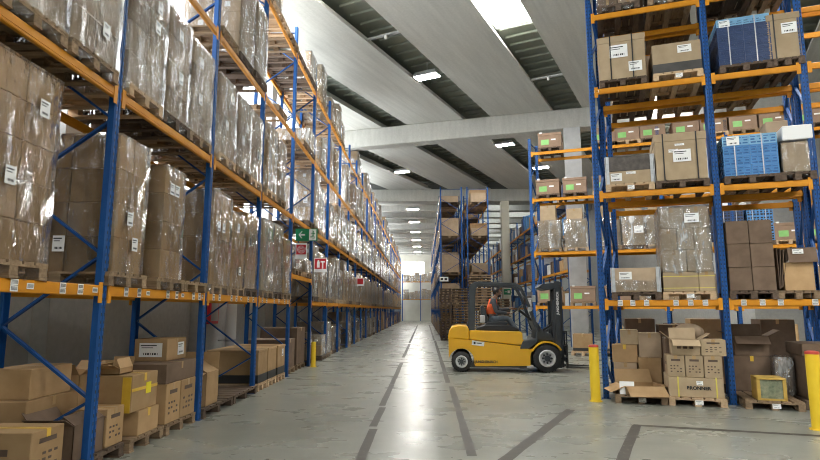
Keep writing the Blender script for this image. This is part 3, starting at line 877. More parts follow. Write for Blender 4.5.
# passage bay
for q, y in enumerate((14.5, 15.75)):
    pallet('wooden pallet on the passage floor, %s the yellow post guard' % ('before' if q == 0 else 'beside'), FP(y, .1), rl, 1.0, 1.1, 'wood', False)
    carton('big dark brown crate-like carton in the fifth bay, %s the yellow post guard' % ('before' if q == 0 else 'beside'), FP(y, .12, .147), rl, 1.0, 1.0, .72 + .25 * q, 'carddark', 'tape')

def bollard(label, x, y, h, r, cap):
    o = thing('bollard', label, 'bollard', (x, y, 0))
    b = MB(); b.cyl((0, 0, .012), (0, 0, h), r, 20); b.obj('tube', 'yellowsafety', o)
    b = MB(); b.cyl((0, 0, 0), (0, 0, .012), r * 1.35, 20); b.obj('base_plate', 'yellowsafety', o)
    if cap:
        b = MB(); b.cyl((0, 0, h), (0, 0, h + .03), r * 1.02, 20); b.ell((0, 0, h + .03), (r, r, .018), 20, 6); b.obj('cap', cap, o)
bollard('yellow post guard by the wall-side rack next to the exit sign bay', -3.15, 16.2, .70, .07, None)
bollard('yellow bollard with dull red top at the end of the front rack', 3.04, 10.33, .94, .085, 'redcap')
bollard('yellow bollard with red top beside the dark folded cartons', 5.33, 8.0, 1.0, .085, 'redcap')

# ---- signs
def sign(name, label, loc, w, h, mats, draw, rz=0):
    o = thing(name, label, 'sign', loc, rz)
    b = MB(); b.box((0, 0, 0), (w, .02, h)); b.obj('board', mats[0], o)
    draw(o)
    return o
def exit_draw(o):
    b = MB()
    b.box((.21, -.012, 0), (.24, .004, .30)); b.obj('white_panel', 'white', o)
    b = MB()   # arrow pointing left
    b.prism([(-.05, .022), (-.05, -.022), (-.20, -.022), (-.20, .022)], -.0135, -.0105, 'y')
    b.prism([(-.27, 0), (-.17, .095), (-.135, .095), (-.205, .018), (-.205, -.018), (-.135, -.095), (-.17, -.095)], -.0135, -.0105, 'y')
    fix_normals(b.obj('arrow', 'white', o))
    b = MB()   # running figure in a doorway
    b.box((.20, -.016, 0), (.008, .004, .27)); b.box((.26, -.016, .132), (.12, .004, .008))
    b.cyl((.235, -.018, .085), (.235, -.014, .085), .022, 12)
    for p, q in (((.235, .055), (.225, -.02)), ((.23, .05), (.165, .03)), ((.23, .05), (.285, .02)), ((.225, -.02), (.265, -.06)), ((.265, -.06), (.25, -.115)), ((.225, -.02), (.18, -.06)), ((.18, -.06), (.13, -.06))):
        b.bar((p[0], -.016, p[1]), (q[0], -.016, q[1]), .025, .004, 0, (0, 1, 0))
    b.obj('running_figure', 'signgreen', o)
_sg = sign('exit_sign', 'green emergency exit sign with white arrow and running figure', (-2.99, 14.1, 3.50), .74, .33, ['signgreen'], exit_draw)
_sg.scale = (.76, 1, .95)
def hose_draw(o):
    b = MB(); b.box((0, -.012, .04), (.31, .004, .31)); b.obj('red_panel', 'signred', o)
    b = MB(); pr = None
    for k in range(44):
        a = k * .45; r = .025 + .0026 * k; p = (r * math.cos(a), -.016, .05 + r * math.sin(a))
        if pr: b.bar(pr, p, .013, .004, 0, (0, 1, 0))
        pr = p
    b.obj('hose_reel_mark', 'white', o)
_sg = sign('fire_hose_sign', 'red and white fire hose reel sign under the exit sign', (-3.12, 14.12, 3.09), .36, .50, ['white'], hose_draw)
_sg.scale = (.80, 1, .80)
def ext_draw(o):
    b = MB(); b.box((0, -.012, .05), (.42, .004, .38)); b.obj('red_panel', 'signred', o)
    b = MB(); b.box((-.07, -.016, .02), (.10, .005, .22)); b.box((-.07, -.016, .15), (.05, .005, .05)); b.box((.09, -.016, .12), (.15, .005, .05)); b.box((.09, -.016, .0), (.05, .005, .26))
    b.obj('extinguisher_mark', 'white', o)
_sg = sign('fire_extinguisher_sign', 'small red fire extinguisher sign on the post past the exit sign', (-3.03, 16.3, 2.90), .46, .52, ['white'], ext_draw)
_sg.scale = (.8, 1, .8)
sign('fire_extinguisher_sign', 'tiny red fire sign far along the wall-side rack', (-3.08, 27.1, 2.95), .34, .38, ['white'],
     lambda o: (lambda b: (b.box((0, -.012, .02), (.28, .004, .28)), b.obj('red_panel', 'signred', o)))(MB()))
o = thing('mounted_hose_cabinet', 'red fire hose cabinet on the grey wall behind the third bay', 'cabinet', (WX + .355, 13.36, 1.55), math.pi / 2)
b = MB(); b.box((0, 0, 0), (.55, .22, .55), 0, b=.01); b.obj('cabinet_body', 'signred', o)
b = MB(); b.box((0, -.115, 0), (.42, .008, .42)); b.obj('door', mat('hose_cabinet_door', (.35, .35, .34), None, 5, .3), o)
o = thing('wall_pipe', 'pale round downpipe on the grey wall behind the third bay', 'pipe', (WX + .45, 14.6, 0))
b = MB(); b.cyl((0, 0, 0), (0, 0, 3.2), .13, 16); b.obj('pipe', 'white', o)
b = MB()
for z in (.8, 2.3): b.cyl((0, 0, z), (0, 0, z + .05), .14, 16); b.box((-.2, 0, z + .025), (.25, .04, .04))
b.obj('bracket', 'galv', o)
# ================================================================== FRONT RACK (two rows back to back) AND THE RACK BEHIND
AO = (3.27, 10.635); AL = (.952, -.307); SKW = (.434, .901)
A1 = Rack(AO, AL, SKW); A2o = A1.at(0, 1.25, skew=True)
A2 = Rack(A2o[:2], AL, SKW)
AV = [1.78, 3.82, 5.90, 7.45]
ABAYS = [(.05, 2.1), (2.1, 3.61), (3.61, 5.3)]
sa = {(0, 0): [(.14, 0), (.25, 0), (.37, 0), (.62, 0), (.74, 0), (.86, 0)], (1, 0): [(.16, 0), (.36, 0), (.55, 0), (.9, 0)], (0, 2): [(.02, 1)]}
build_rack('blue and orange pallet rack in front, facing the camera beside the yellow bollard', A1, ABAYS, AV, 8.9, 'racks behind the bollards', near=3, stickers=sa)
build_rack('blue and orange pallet rack standing back to back behind the front rack', A2, ABAYS, AV, 8.9, 'racks behind the bollards', near=0)
ar = A1.rz
BP = (4.05, 20.88)
B1 = Rack(BP, AL, SKW)
BV = [1.75, 3.72, 5.75, 7.55]
BB = [(0, 2.35), (2.35, 4.5), (4.5, 6.65), (6.65, 8.8), (8.8, 10.95), (10.95, 13.1)]
build_rack('blue and orange pallet rack behind the forklift, holding green-labelled cartons', B1, BB, BV, 8.1, 'racks behind the bollards', near=0)

def strapped_box(label, loc, rz, w, d, h, m, straps, labels=(), lid=.0, film=None, text=None, corners=False, band=None, smat='strap', printed=False):
    o = thing('carton', label, 'carton', loc, rz)
    b = MB(); b.box((0, d / 2, h / 2), (w, d, h), 0, b=.008); b.obj('box_body', m, o)
    if lid:
        b = MB(); b.box((0, d / 2, h - lid / 2 + .004), (w + .025, d + .025, lid), 0, b=.008); b.obj('lid', m, o)
    for x in straps:
        b = MB(); e = .018 if lid else .004
        b.box((x, -e, h / 2), (.022, .004, h + .01)); b.box((x, d + e, h / 2), (.022, .004, h + .01)); b.box((x, d / 2, h + .009), (.022, d + 2 * e, .004))
        b.obj('strap', smat, o)
    for (x, z, lw_, lh) in labels: add_label(o, x, z, lw_, lh, -.019 if lid else -.004)
    if band:
        b = MB(); b.box((0, -.002, band[0]), (w - .004, .006, band[1])); b.box((w / 2 + .001, d / 2, band[0]), (.004, d - .01, band[1])); b.box((-w / 2 - .001, d / 2, band[0]), (.004, d - .01, band[1])); b.obj('printed_band', mat('dark_printed_band', (.045, .042, .04), (.07, .065, .06), 4, .6), o)
    if film:
        b = MB(); b.box((0, d / 2, film[0]), (w + .02, d + .02, film[1]), 0, b=.012); b.obj('film', film[2], o)
    if corners:
        for x in (-w / 2 + .03, w / 2 - .03):
            b = MB(); b.box((x, -.02, h / 2), (.055, .012, h + .02)); b.box((math.copysign(w / 2 + .012, x), .03, h / 2), (.012, .1, h + .02)); b.obj('corner_bracket', 'galv', o)
    return o
def crate_mesh(w, d, h, m, dk):
    def f():
        b = MB(); b.box((0, d / 2, h / 2), (w - .03, d - .03, h - .012), 1)
        for z in (.012, h * .36, h * .66, h - .016): b.box((0, d / 2, z), (w, d, .024 if z < h - .03 else .032), 0)
        n = 4
        for i in range(n + 1): 
            for y in (.006, d - .006): b.box((-w / 2 + .01 + (w - .02) * i / n, y, h / 2), (.018, .014, h - .02), 0)
            for x in (-w / 2 + .006, w / 2 - .006): b.box((x, .01 + (d - .02) * i / n, h / 2), (.014, .018, h - .02), 0)
        for x in (-.22 * w, .22 * w): b.box((x, .002, h * .5), (.16 * w, .014, h * .22), 0)
        return b.mesh('crate', [m, dk])
    return cached(('crate', m) + r3(w, d, h), f)
def crate_stack(label, loc, rz, w, d, h, tiers, m, topm=None, group=None, nx=2, labels=(), dk='navycrate'):
    o = thing('strapped_crate_stack', label, 'crates', loc, rz, group)
    ch = h / tiers
    for k in range(tiers):
        for i in range(nx):
            mm = topm if (topm and k == tiers - 1) else m
            link('crate', crate_mesh(w / nx - .006, d, ch - .004, mm, dk), o, (-w / 2 + w / nx * (i + .5), 0, ch * k))
    for x in (-.28 * w, .22 * w):
        b = MB(); b.box((x, -.006, h / 2), (.018, .004, h + .006)); b.box((x, d / 2, h + .004), (.018, d + .01, .004)); b.box((x, d + .006, h / 2), (.018, .004, h)); b.obj('strap', 'galv', o)
    for (x, z, lw_, lh) in labels: add_label(o, x, z, lw_, lh, -.012)
    return o
ap = lambda s_, off, z: A1.at(s_, off, z)
def apal(what, s_, z, w=.86, m='wood', off=-.03, det=True):
    o = pallet('%s wooden pallet under %s' % ({'wood': 'worn', 'wooddark': 'dark', 'woodlight': 'light'}[m], what), ap(s_, off, z + .002), ar, w, 1.12, m, det, 'pallets on the front rack')
    if m == 'woodlight' or z == 0: add_label(o, .02, .065, .12, .075, .003)
    return o
# -- first shelf
apal('the low carton with metal corner brackets', .655, 1.78, .84, 'wooddark')
strapped_box('low brown carton with metal corner brackets and white label on the front rack first shelf', ap(.655, 0, 1.93), ar, .82, 1.0, .44, 'cardgrey', (), ((-.17, .30, .22, .14),), film=(.12, .20, 'wrap'), corners=True)
apal('the tall half-wrapped carton stack', 1.53, 1.78, .86, 'woodlight')
o = thing('carton_stack', 'tall carton stack, wrapped on top, two yellow-strapped cartons below, front rack first shelf', 'carton stack', ap(1.53, 0, 1.93), ar)
for x, w in ((-.12, .58), (.30, .25)):
    c = link('carton', carton_mesh(w, .98, .35, 'cardlight', 'tape'), o, (x, 0, 0))
    for z in (.06, .27):
        b = MB(); b.box((0, .49, z), (w + .008, .988, .012)); b.obj('strap', 'strapyellow', c)
rr = random.Random(4)
for k in range(3):
    for i in range(3 if k % 2 else 2):
        n = 3 if k % 2 else 2; w = .82 / n
        for j in range(2): link('carton', carton_mesh(w - .01, .47, .385, 'cardlight', 'tape'), o, (-.41 + w * (i + .5), .005 + .485 * j, .36 + .39 * k))
link('stretch_wrap', wrap_shell(.82, .96, 1.19, 3, .0).mesh('stretch_wrap', ['wrapwhite']), o, (0, 0, .355))
add_label(o, .12, 1.32, .24, .17, -.034)
apal('the dark strapped carton stack', 2.54, 1.78, .74, 'wooddark')
o = thing('carton_stack', 'dark brown stack of six big cartons on the front rack first shelf', 'carton stack', ap(2.54, 0, 1.93), ar)
for k in range(3):
    for i in range(2):
        for j in range(2): link('carton', carton_mesh(.345, .48, .405, 'carddark', None), o, (-.178 + .356 * i, .5 * j, .41 * k))
apal('the folded brown cardboard beside the dark stack', 3.2, 1.78, .62, 'wood')
o = thing('folded_cardboard', 'upright folded brown cardboard sheets with a half-open carton, front rack first shelf', 'cardboard', ap(3.2, 0, 1.93), ar)
b = MB()
for q in range(4): b.box((-.24 + .035 * q, .5, .38), (.012, .8, .72 - .03 * q), 0, Matrix.Rotation(.06 * q, 3, 'Y'))
b.obj('sheet_bundle', 'carddark', o)
b = MB(); b.box((.06, .35, .24), (.44, .5, .48), 0, b=.006); b.obj('box_body', 'card', o)
b = MB(); b.box((.12, .05, .60), (.42, .01, .26), 0, Matrix.Rotation(-.25, 3, 'X')); b.box((-.06, .3, .62), (.01, .5, .26), 0, Matrix.Rotation(.3, 3, 'Y')); b.obj('flap', 'carddark', o)
add_label(o, .05, .66, .16, .08, .02)
# -- second shelf
apal('the flat carton with dark film top', .65, 3.82, .86, 'woodlight')
strapped_box('flat carton with crumpled dark film over its upper half, front rack second shelf', ap(.66, 0, 3.97), ar, .84, 1.0, .52, 'cardlight', (), ((-.24, .13, .2, .15), (.02, .2, .17, .05)), film=(.385, .29, 'darkfilm'), corners=True)
apal('the big lidded carton with two black straps', 1.55, 3.82, .90, 'wooddark')
strapped_box('big lidded brown carton with two black straps, front rack second shelf', ap(1.55, 0, 3.97), ar, .86, 1.0, .88, 'cardlight', (-.29, .27), ((.02, .45, .30, .23), (-.12, .55, .16, .06), (-.01, .66, .16, .04)), lid=.15)
apal('the bright blue crate stack', 2.67, 3.82, .88, 'wooddark')
crate_stack('bright blue plastic crates strapped on a dark pallet, front rack second shelf', ap(2.67, 0, 3.97), ar, .86, 1.0, .74, 4, 'bluecrate', 'paleblue', None, labels=((-.26, .64, .2, .16),), dk='bluemid')
apal('the film-wrapped goods with a white cover', 3.36, 3.82, .55, 'wooddark')
o = thing('wrapped_bundle', 'film-wrapped brown goods under a white cover beside the bright blue crates', 'bundle', ap(3.36, 0, 3.97), ar)
b = MB(); b.box((.03, .45, .27), (.46, .86, .54), 0, b=.02); b.obj('box_body', 'cardlight', o)
link('stretch_wrap', wrap_shell(.46, .86, .56, 2, .06).mesh('stretch_wrap', ['wrap']), o, (.03, .02, 0))
b = MB(); b.box((.05, .44, .70), (.46, .9, .26), 0, b=.015); b.obj('white_cover', 'white', o)
b = MB(); b.box((-.10, .75, .55), (.36, .4, 1.1), 0, b=.01); b.obj('rear_carton', 'cardgrey', o)
# -- third shelf
apal('the tall carton with black straps and two papers', .63, 5.90, .86, 'wooddark')
strapped_box('tall lidded brown carton with black straps and two white papers, front rack third shelf', ap(.63, 0, 6.05), ar, .86, 1.0, .88, 'cardlight', (-.20, .20), ((-.05, .56, .33, .26), (.24, .22, .24, .2)), lid=.13)
apal('the carton with a black printed band', 1.60, 5.90, .86, 'woodlight')
strapped_box('low wide brown carton with a black printed band, front rack third shelf', ap(1.60, 0, 6.05), ar, .84, 1.0, .58, 'cardlight', (), ((.14, .44, .24, .15),), band=(.10, .17))
apal('the navy blue crate stack', 2.73, 5.90, .86, 'wooddark')
crate_stack('navy blue plastic crates with pale blue top tier, front rack third shelf', ap(2.73, 0, 6.05), ar, .86, 1.0, .90, 6, 'navycrate', 'paleblue', None, labels=((-.3, .80, .18, .13),))
apal('the brown carton beside the navy crates', 3.38, 5.90, .52, 'wooddark')
strapped_box('brown carton with black strap and white paper beside the navy crates', ap(3.36, 0, 6.05), ar, .50, 1.0, .84, 'cardlight', (-.15,), ((.08, .55, .24, .2),), lid=.12)
# -- top shelf (only the undersides show)
for s_, m, t in ((.62, 'wooddark', 'first'), (1.56, 'wood', 'second'), (2.6, 'wooddark', 'third'), (3.3, 'wood', 'fourth')):
    apal('the %s carton stack of the front rack top shelf' % t, s_, 7.45, .8 if s_ < 3 else .55, m, det=False)
    load('dark carton stack, %s along the top shelf of the front rack' % t, ap(s_, 0, 7.6), ar, .76 if s_ < 3 else .5, 1.0, .9, 2, 1, 2, 1, 'carddark', 'wrap', None, seed=3)
# rear row
for s_, z, h, m, t in ((.7, 5.90, .95, 'cardgrey', 'grey-brown carton at the rear, behind the strapped third-shelf carton'), (1.66, 5.90, 1.15, 'cardgrey', 'grey-brown carton at the rear, behind the black-banded carton'),
                       (2.7, 5.9, 1.1, 'carddark', 'dark carton at the rear, behind the navy crates'), (.6, 7.45, .8, 'carddark', 'dark carton at the rear on the top shelf, first bay'), (1.5, 7.45, .8, 'carddark', 'second dark carton at the rear on the top shelf'),
                       (2.6, 7.45, .8, 'carddark', 'dark carton at the rear on the top shelf, bay with crates'), (2.65, 3.82, .5, 'carddark', 'dark carton at the rear, behind the bright blue crates')):
    pallet('wooden pallet under the ' + t, A2.at(s_, .02, z + .002), ar, .84, 1.1, R.choice(PALW), False, 'pallets on the front rack')
    carton(t, A2.at(s_, .05, z + .15), ar, .82, 1.0, h, m, 'tape')
# -- floor
apal('the flattened open carton with curled flaps', .62, .0, .84, 'wood', -.42)
o = open_carton('torn flattened brown carton spread open on the floor pallet beside the bollard', ap(.70, -.36, .147), ar, .66, .62, .14, 'card', (122, 35, 112, 100), fl=.27)
o.rotation_euler = (0, 0, ar + .25)
o = thing('paper_sheet', 'white paper sheet leaning at the corner of the flattened carton', 'paper', ap(.40, -.40, .147), ar)
b = MB(); b.box((0, 0, .11), (.24, .006, .22), 0, Matrix.Rotation(-.2, 3, 'X')); b.obj('sheet', 'paper', o)
FR = 'brown cartons piled behind the flattened carton'
pallet('dark wooden pallet under the piled cartons behind the flattened carton', ap(.62, .76, .001), ar, .9, 1.1, 'wooddark', False, 'pallets on the front rack')
for (s_, z, w, h, m, t) in ((.42, .147, .42, .44, 'cardgrey', 'brown carton at the bottom of the pile, by the blue post'), (.86, .147, .40, .55, 'card', 'brown carton at the bottom of the pile, away from the post'),
                            (.42, .590, .46, .34, 'card', 'brown carton with yellow tape in the pile behind the flattened carton'), (.88, .70, .40, .46, 'cardgrey', 'square brown carton high in the pile behind the flattened carton'),
                            (.52, .935, .32, .28, 'cardlight', 'small pale carton topmost in the pile behind the flattened carton')):
    carton(t, ap(s_, .80 if s_ < .8 else .74, z), ar, w, .5, h, m, 'tapeyellow' if 'yellow' in t else 'tape')
for s_, t in ((.6, 'first'), (1.25, 'second'), (1.85, 'third'), (2.45, 'fourth'), (3.1, 'fifth')):
    pallet('dark wooden pallet on the floor under the %s carton of the rear row' % t, A2.at(s_, .5, .001), ar, .6, 1.0, 'wooddark', False, 'pallets on the front rack')
    carton('long dark brown carton, %s in the rear floor row of the front rack' % t, A2.at(s_, .5, .147), ar, .58, .8, 1.15 + .06 * (len(t) % 3), 'carddark' if t != 'third' else 'card', 'tape')
apal('the long printed carton and three small cartons', 1.50, .0, .88, 'woodlight', -.42)
o = strapped_box('long brown carton with yellow straps and dark lettering on the floor pallet', ap(1.49, -.38, .147), ar, .84, .9, .32, 'cardlight', (-.27, .31), ((.06, .235, .10, .07),), smat='strapyellow')
text_obj('BRONNER', .075, o, (.04, -.007, .15), m='ink', sx=1.05)
for q in range(3):
    carton('small brown carton with dark print, %s of three side by side on the long carton' % ('first', 'middle', 'last')[q], ap(1.205 + .285 * q, -.36, .472), ar, .275, .42, .36, 'cardlight', 'tape', 1)
open_carton('open brown carton with raised flaps on the three small cartons', ap(1.38, -.34, .834), ar, .44, .42, .26, 'cardlight', (118, 20, 50, 58), True, fl=.2)
carton('brown printed carton on the three small cartons, beside the open one', ap(1.80, -.34, .834), ar, .38, .42, .27, 'cardlight', 'tape', 2)
o = thing('bag_bundle', 'dark brown rounded bundle behind the open carton with raised flaps', 'bundle', ap(1.50, .15, .0), ar)
b = MB(); b.box((0, .3, .55), (.8, .6, 1.1), 0, b=.02); b.obj('carton_base', 'carddark', o)
b = MB(); b.ell((.02, .2, 1.2), (.26, .2, .16), 14, 8); b.obj('bag', 'cardgrey', o)
apal('the yellow-framed wooden box', 2.62, .0, .84, 'wood', -.40)
o = thing('wooden_box', 'yellow-edged wooden box with a greenish window on the floor pallet', 'box', ap(2.60, -.36, .147), ar)
yw = mat('yellow_wood', (.45, .28, .05), (.55, .36, .08), 6, .6)
b = MB()
for x in (-.185, .185): b.box((x, .2, .18), (.05, .4, .36), 0, b=.004)
b.box((0, .2, .345), (.42, .42, .03), 0, b=.004); b.box((0, .2, .015), (.42, .4, .03)); b.obj('frame', yw, o)
b = MB(); b.box((0, .03, .17), (.32, .02, .30)); b.obj('front_panel', mat('greenish_panel', (.10, .13, .08), (.30, .30, .20), 14, .3), o)
pallet('dark pallet under the two brown cartons behind the yellow-edged box', ap(2.62, .75, .001), ar, .8, 1.1, 'wooddark', False, 'pallets on the front rack')
carton('tall brown carton behind the yellow-edged box', ap(2.58, .76, .147), ar, .62, .5, .62, 'carddark', 'tapeyellow')
o = open_carton('open dark brown carton on top of the tall carton behind the yellow-edged box', ap(2.60, .77, .77), ar, .56, .48, .36, 'carddark', (130, 20, 70, 60))
o = thing('wrapped_bundle', 'silvery film-wrapped bundle between the brown cartons and the dark folded ones', 'bundle', ap(3.0, .45, .0), ar)
b = MB(); b.box((0, .25, .38), (.26, .5, .76), 0, b=.05); b.obj('box_body', 'cardgrey', o)
link('stretch_wrap', wrap_shell(.26, .5, .78, 4, .0).mesh('stretch_wrap', ['wrapwhite']), o)
pallet('dark wooden pallet under the big dark cartons by the red-topped bollard', ap(3.45, -.2, .001), ar, .7, 1.1, 'wooddark', False, 'pallets on the front rack')
o = thing('bulk_carton', 'big dark brown carton with wide lid by the red-topped bollard', 'carton', ap(3.48, -.05, .147), ar)
b = MB(); b.box((0, .45, .42), (.58, .85, .84), 0, b=.008); b.obj('box_body', 'carddark', o)
b = MB(); b.box((0, .45, .80), (.66, .93, .20), 0, b=.008); b.obj('lid', 'carddark', o)
carton('small brown carton in front of the big dark carton, beside the bollard', ap(3.42, -.30, .147), ar, .34, .22, .5, 'card', 'tape')

# ---- goods on the rack behind the forklift
def green_carton(label, s_, z, w=.84, h=.56, m='carddark'):
    bpal('the ' + label.split(',')[0], s_, z, w + .04)
    o = thing('lidded_carton', label, 'carton', B1.at(s_, .0, z + .148), ar, 'green-labelled cartons')
    b = MB(); b.box((0, .5, h / 2), (w, 1.0, h), 0, b=.008); b.obj('box_body', mid_card, o)
    b = MB(); b.box((0, .5, h - .05), (w + .03, 1.03, .10), 0, b=.008); b.obj('lid', mid_card, o)
    b = MB(); b.box((-.17 * w / .84, -.004, h * .36), (.28, .006, .20)); b.obj('green_label', 'green', o)
    b = MB(); b.box((.14, -.004, h * .52), (.17, .006, .05)); b.obj('white_label', 'paper', o)
    b = MB(); b.box((-.32, .01, h + .012), (.09, .05, .06)); b.obj('tag', 'paper', o)
mid_card = mat('cardboard_reddish_brown', (.26, .175, .12), (.32, .215, .15), 5, .75, vary=.12, spec=.2)
def bpal(what, s_, z, w=.86, m=None):
    pallet('wooden pallet under ' + what, B1.at(s_, -.03, z + .002), ar, w, 1.12, m or R.choice(('wood', 'wooddark', 'woodlight')), False, 'pallets on the rack behind the forklift')
NB = 'of the rack behind the forklift'
for i, s_ in enumerate((.76, 2.72, 3.50, 4.36, 5.43, 6.3, 7.2, 8.1, 9.2, 10.2)):
    green_carton('%s green-labelled carton, counted from the forklift, top shelf %s' % (ORD[i + 1], NB), s_, BV[3])
for i, s_ in enumerate((.63, 1.60, 2.65, 3.6, 4.45)):
    green_carton('%s green-labelled carton, counted from the forklift, third shelf %s' % (ORD[i + 1], NB), s_, BV[2])
for i, s_ in enumerate((8.25, 9.15)):
    green_carton('%s green-labelled carton, second shelf %s' % (ORD[i + 1], NB), s_, BV[1])
for i, s_ in enumerate((.55, 1.73, 2.9)):
    green_carton('%s green-labelled carton, counted from the forklift, first shelf %s' % (ORD[i + 1], NB), s_, BV[0])
for i, (s_, h) in enumerate(((.64, 1.62), (1.57, 1.45), (2.7, 1.5), (3.56, 1.35), (4.3, 1.35), (5.1, 1.3))):
    bpal('the %s white-wrapped stack, second shelf %s' % (ORD[i + 1], NB), s_, BV[1])
    o = thing('wrapped_carton_stack', '%s white-wrapped carton stack counted from the forklift, second shelf %s' % (ORD[i + 1], NB), 'carton stack', B1.at(s_, .0, BV[1] + .148), ar, 'white-wrapped stacks')
    for k in range(2):
        for q in range(2):
            for j in range(2): link('carton', carton_mesh(.39, .48, .50, 'cardlight', 'tape'), o, (-.20 + .40 * q, .5 * j, .505 * k))
    link('carton', carton_mesh(.56, .7, h - 1.02, 'cardlight', 'tape'), o, (.02 * i - .05, .1, 1.011))
    link('stretch_wrap', wrap_shell(.80, .98, 1.03, i, .1).mesh('stretch_wrap', ['wrapwhite']), o)
    if i == 3: add_label(o, .15, .55, .3, .25, -.034)
for i, (s_, m) in enumerate(((6.6, 'navycrate'), (7.45, 'bluecrate'), (5.95, 'navycrate'), (10.3, 'bluecrate'), (11.2, 'bluecrate'))):
    z = BV[1]
    bpal('the %s crate stack, second shelf %s' % (ORD[i + 1], NB), s_, z, .8)
    crate_stack('%s blue crate stack on the second shelf %s' % (ORD[i + 1], NB), B1.at(s_, 0, z + .148), ar, .76, .9, 1.1, 4, m, None, 'crates behind', dk='black')
for i, (s_, h, m) in enumerate(((3.8, 1.0, 'card'), (4.9, 1.2, 'card'), (5.7, .9, 'cardgrey'), (7.0, 1.1, 'card'), (7.9, .8, 'cardgrey'), (9.3, 1.2, 'card'))):
    bpal('the %s brown stack, first shelf %s' % (ORD[i + 1], NB), s_, BV[0], .8)
    load('%s wrapped brown stack on the first shelf %s' % (ORD[i + 1], NB), B1.at(s_, .0, BV[0] + .148), ar, .76, 1.0, h, 2, 2, 2, 1, m, 'wrap', 'brown stacks behind', seed=i)
for i, (s_, h, m) in enumerate(((.5, .6, 'carddark'), (1.65, .60, 'card'), (2.7, .9, 'cardlight'), (3.7, .8, 'card'), (4.7, 1.0, 'carddark'), (5.6, .9, 'card'), (6.9, .8, 'carddark'), (7.9, 1.0, 'card'), (9, .9, 'card'))):
    bpal('the %s floor carton %s' % (ORD[i + 1], NB), s_, 0, .8, 'woodlight' if i == 1 else None)
    o = carton('%s brown carton on the floor %s' % (ORD[i + 1], NB), B1.at(s_, .0, .148), ar, .66, .8, h, m, 'tape')
    q = MB(); q.box((0, -.003, .07), (.665, .008, .10)); q.obj('base_band', 'ink', o)

# ================================================================== FAR RACKS
EY = 32.3
E1 = Rack((.95, EY + 2.7 * 16), (0, -1), depth=1.3)
EV = [1.68, 3.62, 5.75, 7.75]
build_rack('tall blue pallet rack past the forklift, on the long aisle behind the pallet stacks', E1, [(2.7 * k, 2.7 * (k + 1)) for k in range(16)], EV, 8.75, 'far racks', near=0, beam_m='bluesteel')
E2 = Rack((3.78, EY), (0, 1), depth=1.28)
build_rack('tall blue pallet rack back to back with the aisle one, behind the pallet stacks', E2, [(2.7 * k, 2.7 * (k + 1)) for k in range(16)], EV, 8.75, 'far racks', near=0)
far_l = []
for bi in range(16):
    for li, z in enumerate(EV + [0]):
        for pi in range(3):
            s_ = 2.7 * 16 - (2.7 * bi + .1 + .83 * (pi + .5)); h = round(R.uniform(.6, 1.3) / .05) * .05
            if li == 4 and bi == 0: continue
            if li == 3: h = .5
            if bi == 0 and pi == 0: h = {0: 1.3, 1: 1.0, 2: 1.05, 3: .35}.get(li, h)
            if bi == 0 and li < 4:
                pallet('wooden pallet in the aisle rack behind the pallet stacks, %s shelf, %s of three' % (LEVN[li], ('near', 'middle', 'far')[pi]), E1.at(s_, -.02, z + .002), E1.rz, .8, 1.16, R.choice(PALW), False, 'pallets in the far racks')
                load('brown carton stack in the aisle rack behind the pallet stacks, %s shelf, %s of three' % (LEVN[li], ('near', 'middle', 'far')[pi]), E1.at(s_, 0, z + .148), E1.rz, .78, 1.1, h, 1, 1, 1 if pi == 0 else 2, 2, 'card', None if pi == 0 else 'wrap', 'stacks in the far racks', seed=pi)
            elif R.random() < .8: far_l.append((E1.at(s_, 0, z + .148), .76, 1.05, h))
for bi in range(16):
    for li, z in enumerate(EV):
        for pi in range(3):
            s_ = 2.7 * bi + .1 + .83 * (pi + .5); h = round(R.uniform(.4, 1.1) / .05) * .05
            if bi == 0:
                if pi == 0 and li in (1, 2): h = .45
                pallet('wooden pallet in the rear-facing rack behind the pallet stacks, %s shelf, %s of three' % (LEVN[li], ('near', 'middle', 'far')[pi]), E2.at(s_, -.02, z + .002), E2.rz, .8, 1.1, R.choice(PALW), False, 'pallets in the far racks')
                load('brown carton stack in the rear-facing rack behind the pallet stacks, %s shelf, %s of three' % (LEVN[li], ('near', 'middle', 'far')[pi]), E2.at(s_, 0, z + .148), E2.rz, .78, 1.0, h, 1, 1, 1, 2, 'card', None, 'stacks in the far racks', seed=pi)
            elif R.random() < .7:
                p = E2.at(s_, 0, z + .148); far_l.append(((p[0] - 1.0, p[1], p[2]), .76, 1.0, h))
b = MB()
for loc, w, d_, h in far_l:
    n = max(1, round(h / .4))
    for k in range(n): b.box((loc[0] + d_ / 2, loc[1], loc[2] + h * (k + .5) / n), (d_, w, h / n - .012), R.choice((0, 0, 1, 2)))
    b.box((loc[0] + d_ / 2, loc[1], loc[2] - .08), (d_, .78, .12), 3)
o = b.obj('wrapped_carton_stack', ['cardgrey', 'card', 'wrapwhite', 'wood']); o['kind'] = 'stuff'; o['label'] = 'small carton stacks deep inside the racks behind the pallet stacks'; o['category'] = 'carton stack'
# rack across the end of the aisle
G = Rack((-3.2, 83.2), (1, 0))
build_rack('orange-beamed rack across the far end wall of the aisle', G, [(0, 2.7), (2.7, 5.4), (5.4, 8.1)], [3.2, 5.8], 7.0, 'far racks')
for bi in range(3):
    for li, z in enumerate((3.2, 5.8)):
        for pi in range(3):
            load('pale carton stack at the end wall, %s shelf, %s of nine' % (('lower', 'upper')[li], ORD[bi * 3 + pi + 1]), G.at(2.7 * bi + .1 + .83 * (pi + .5), 0, z + .002), 0, .78, 1.0, round(R.uniform(.8, 1.5), 1), 1, 1, 3, 2, 'cardlight', 'wrapwhite', 'stacks at the end wall', seed=pi)
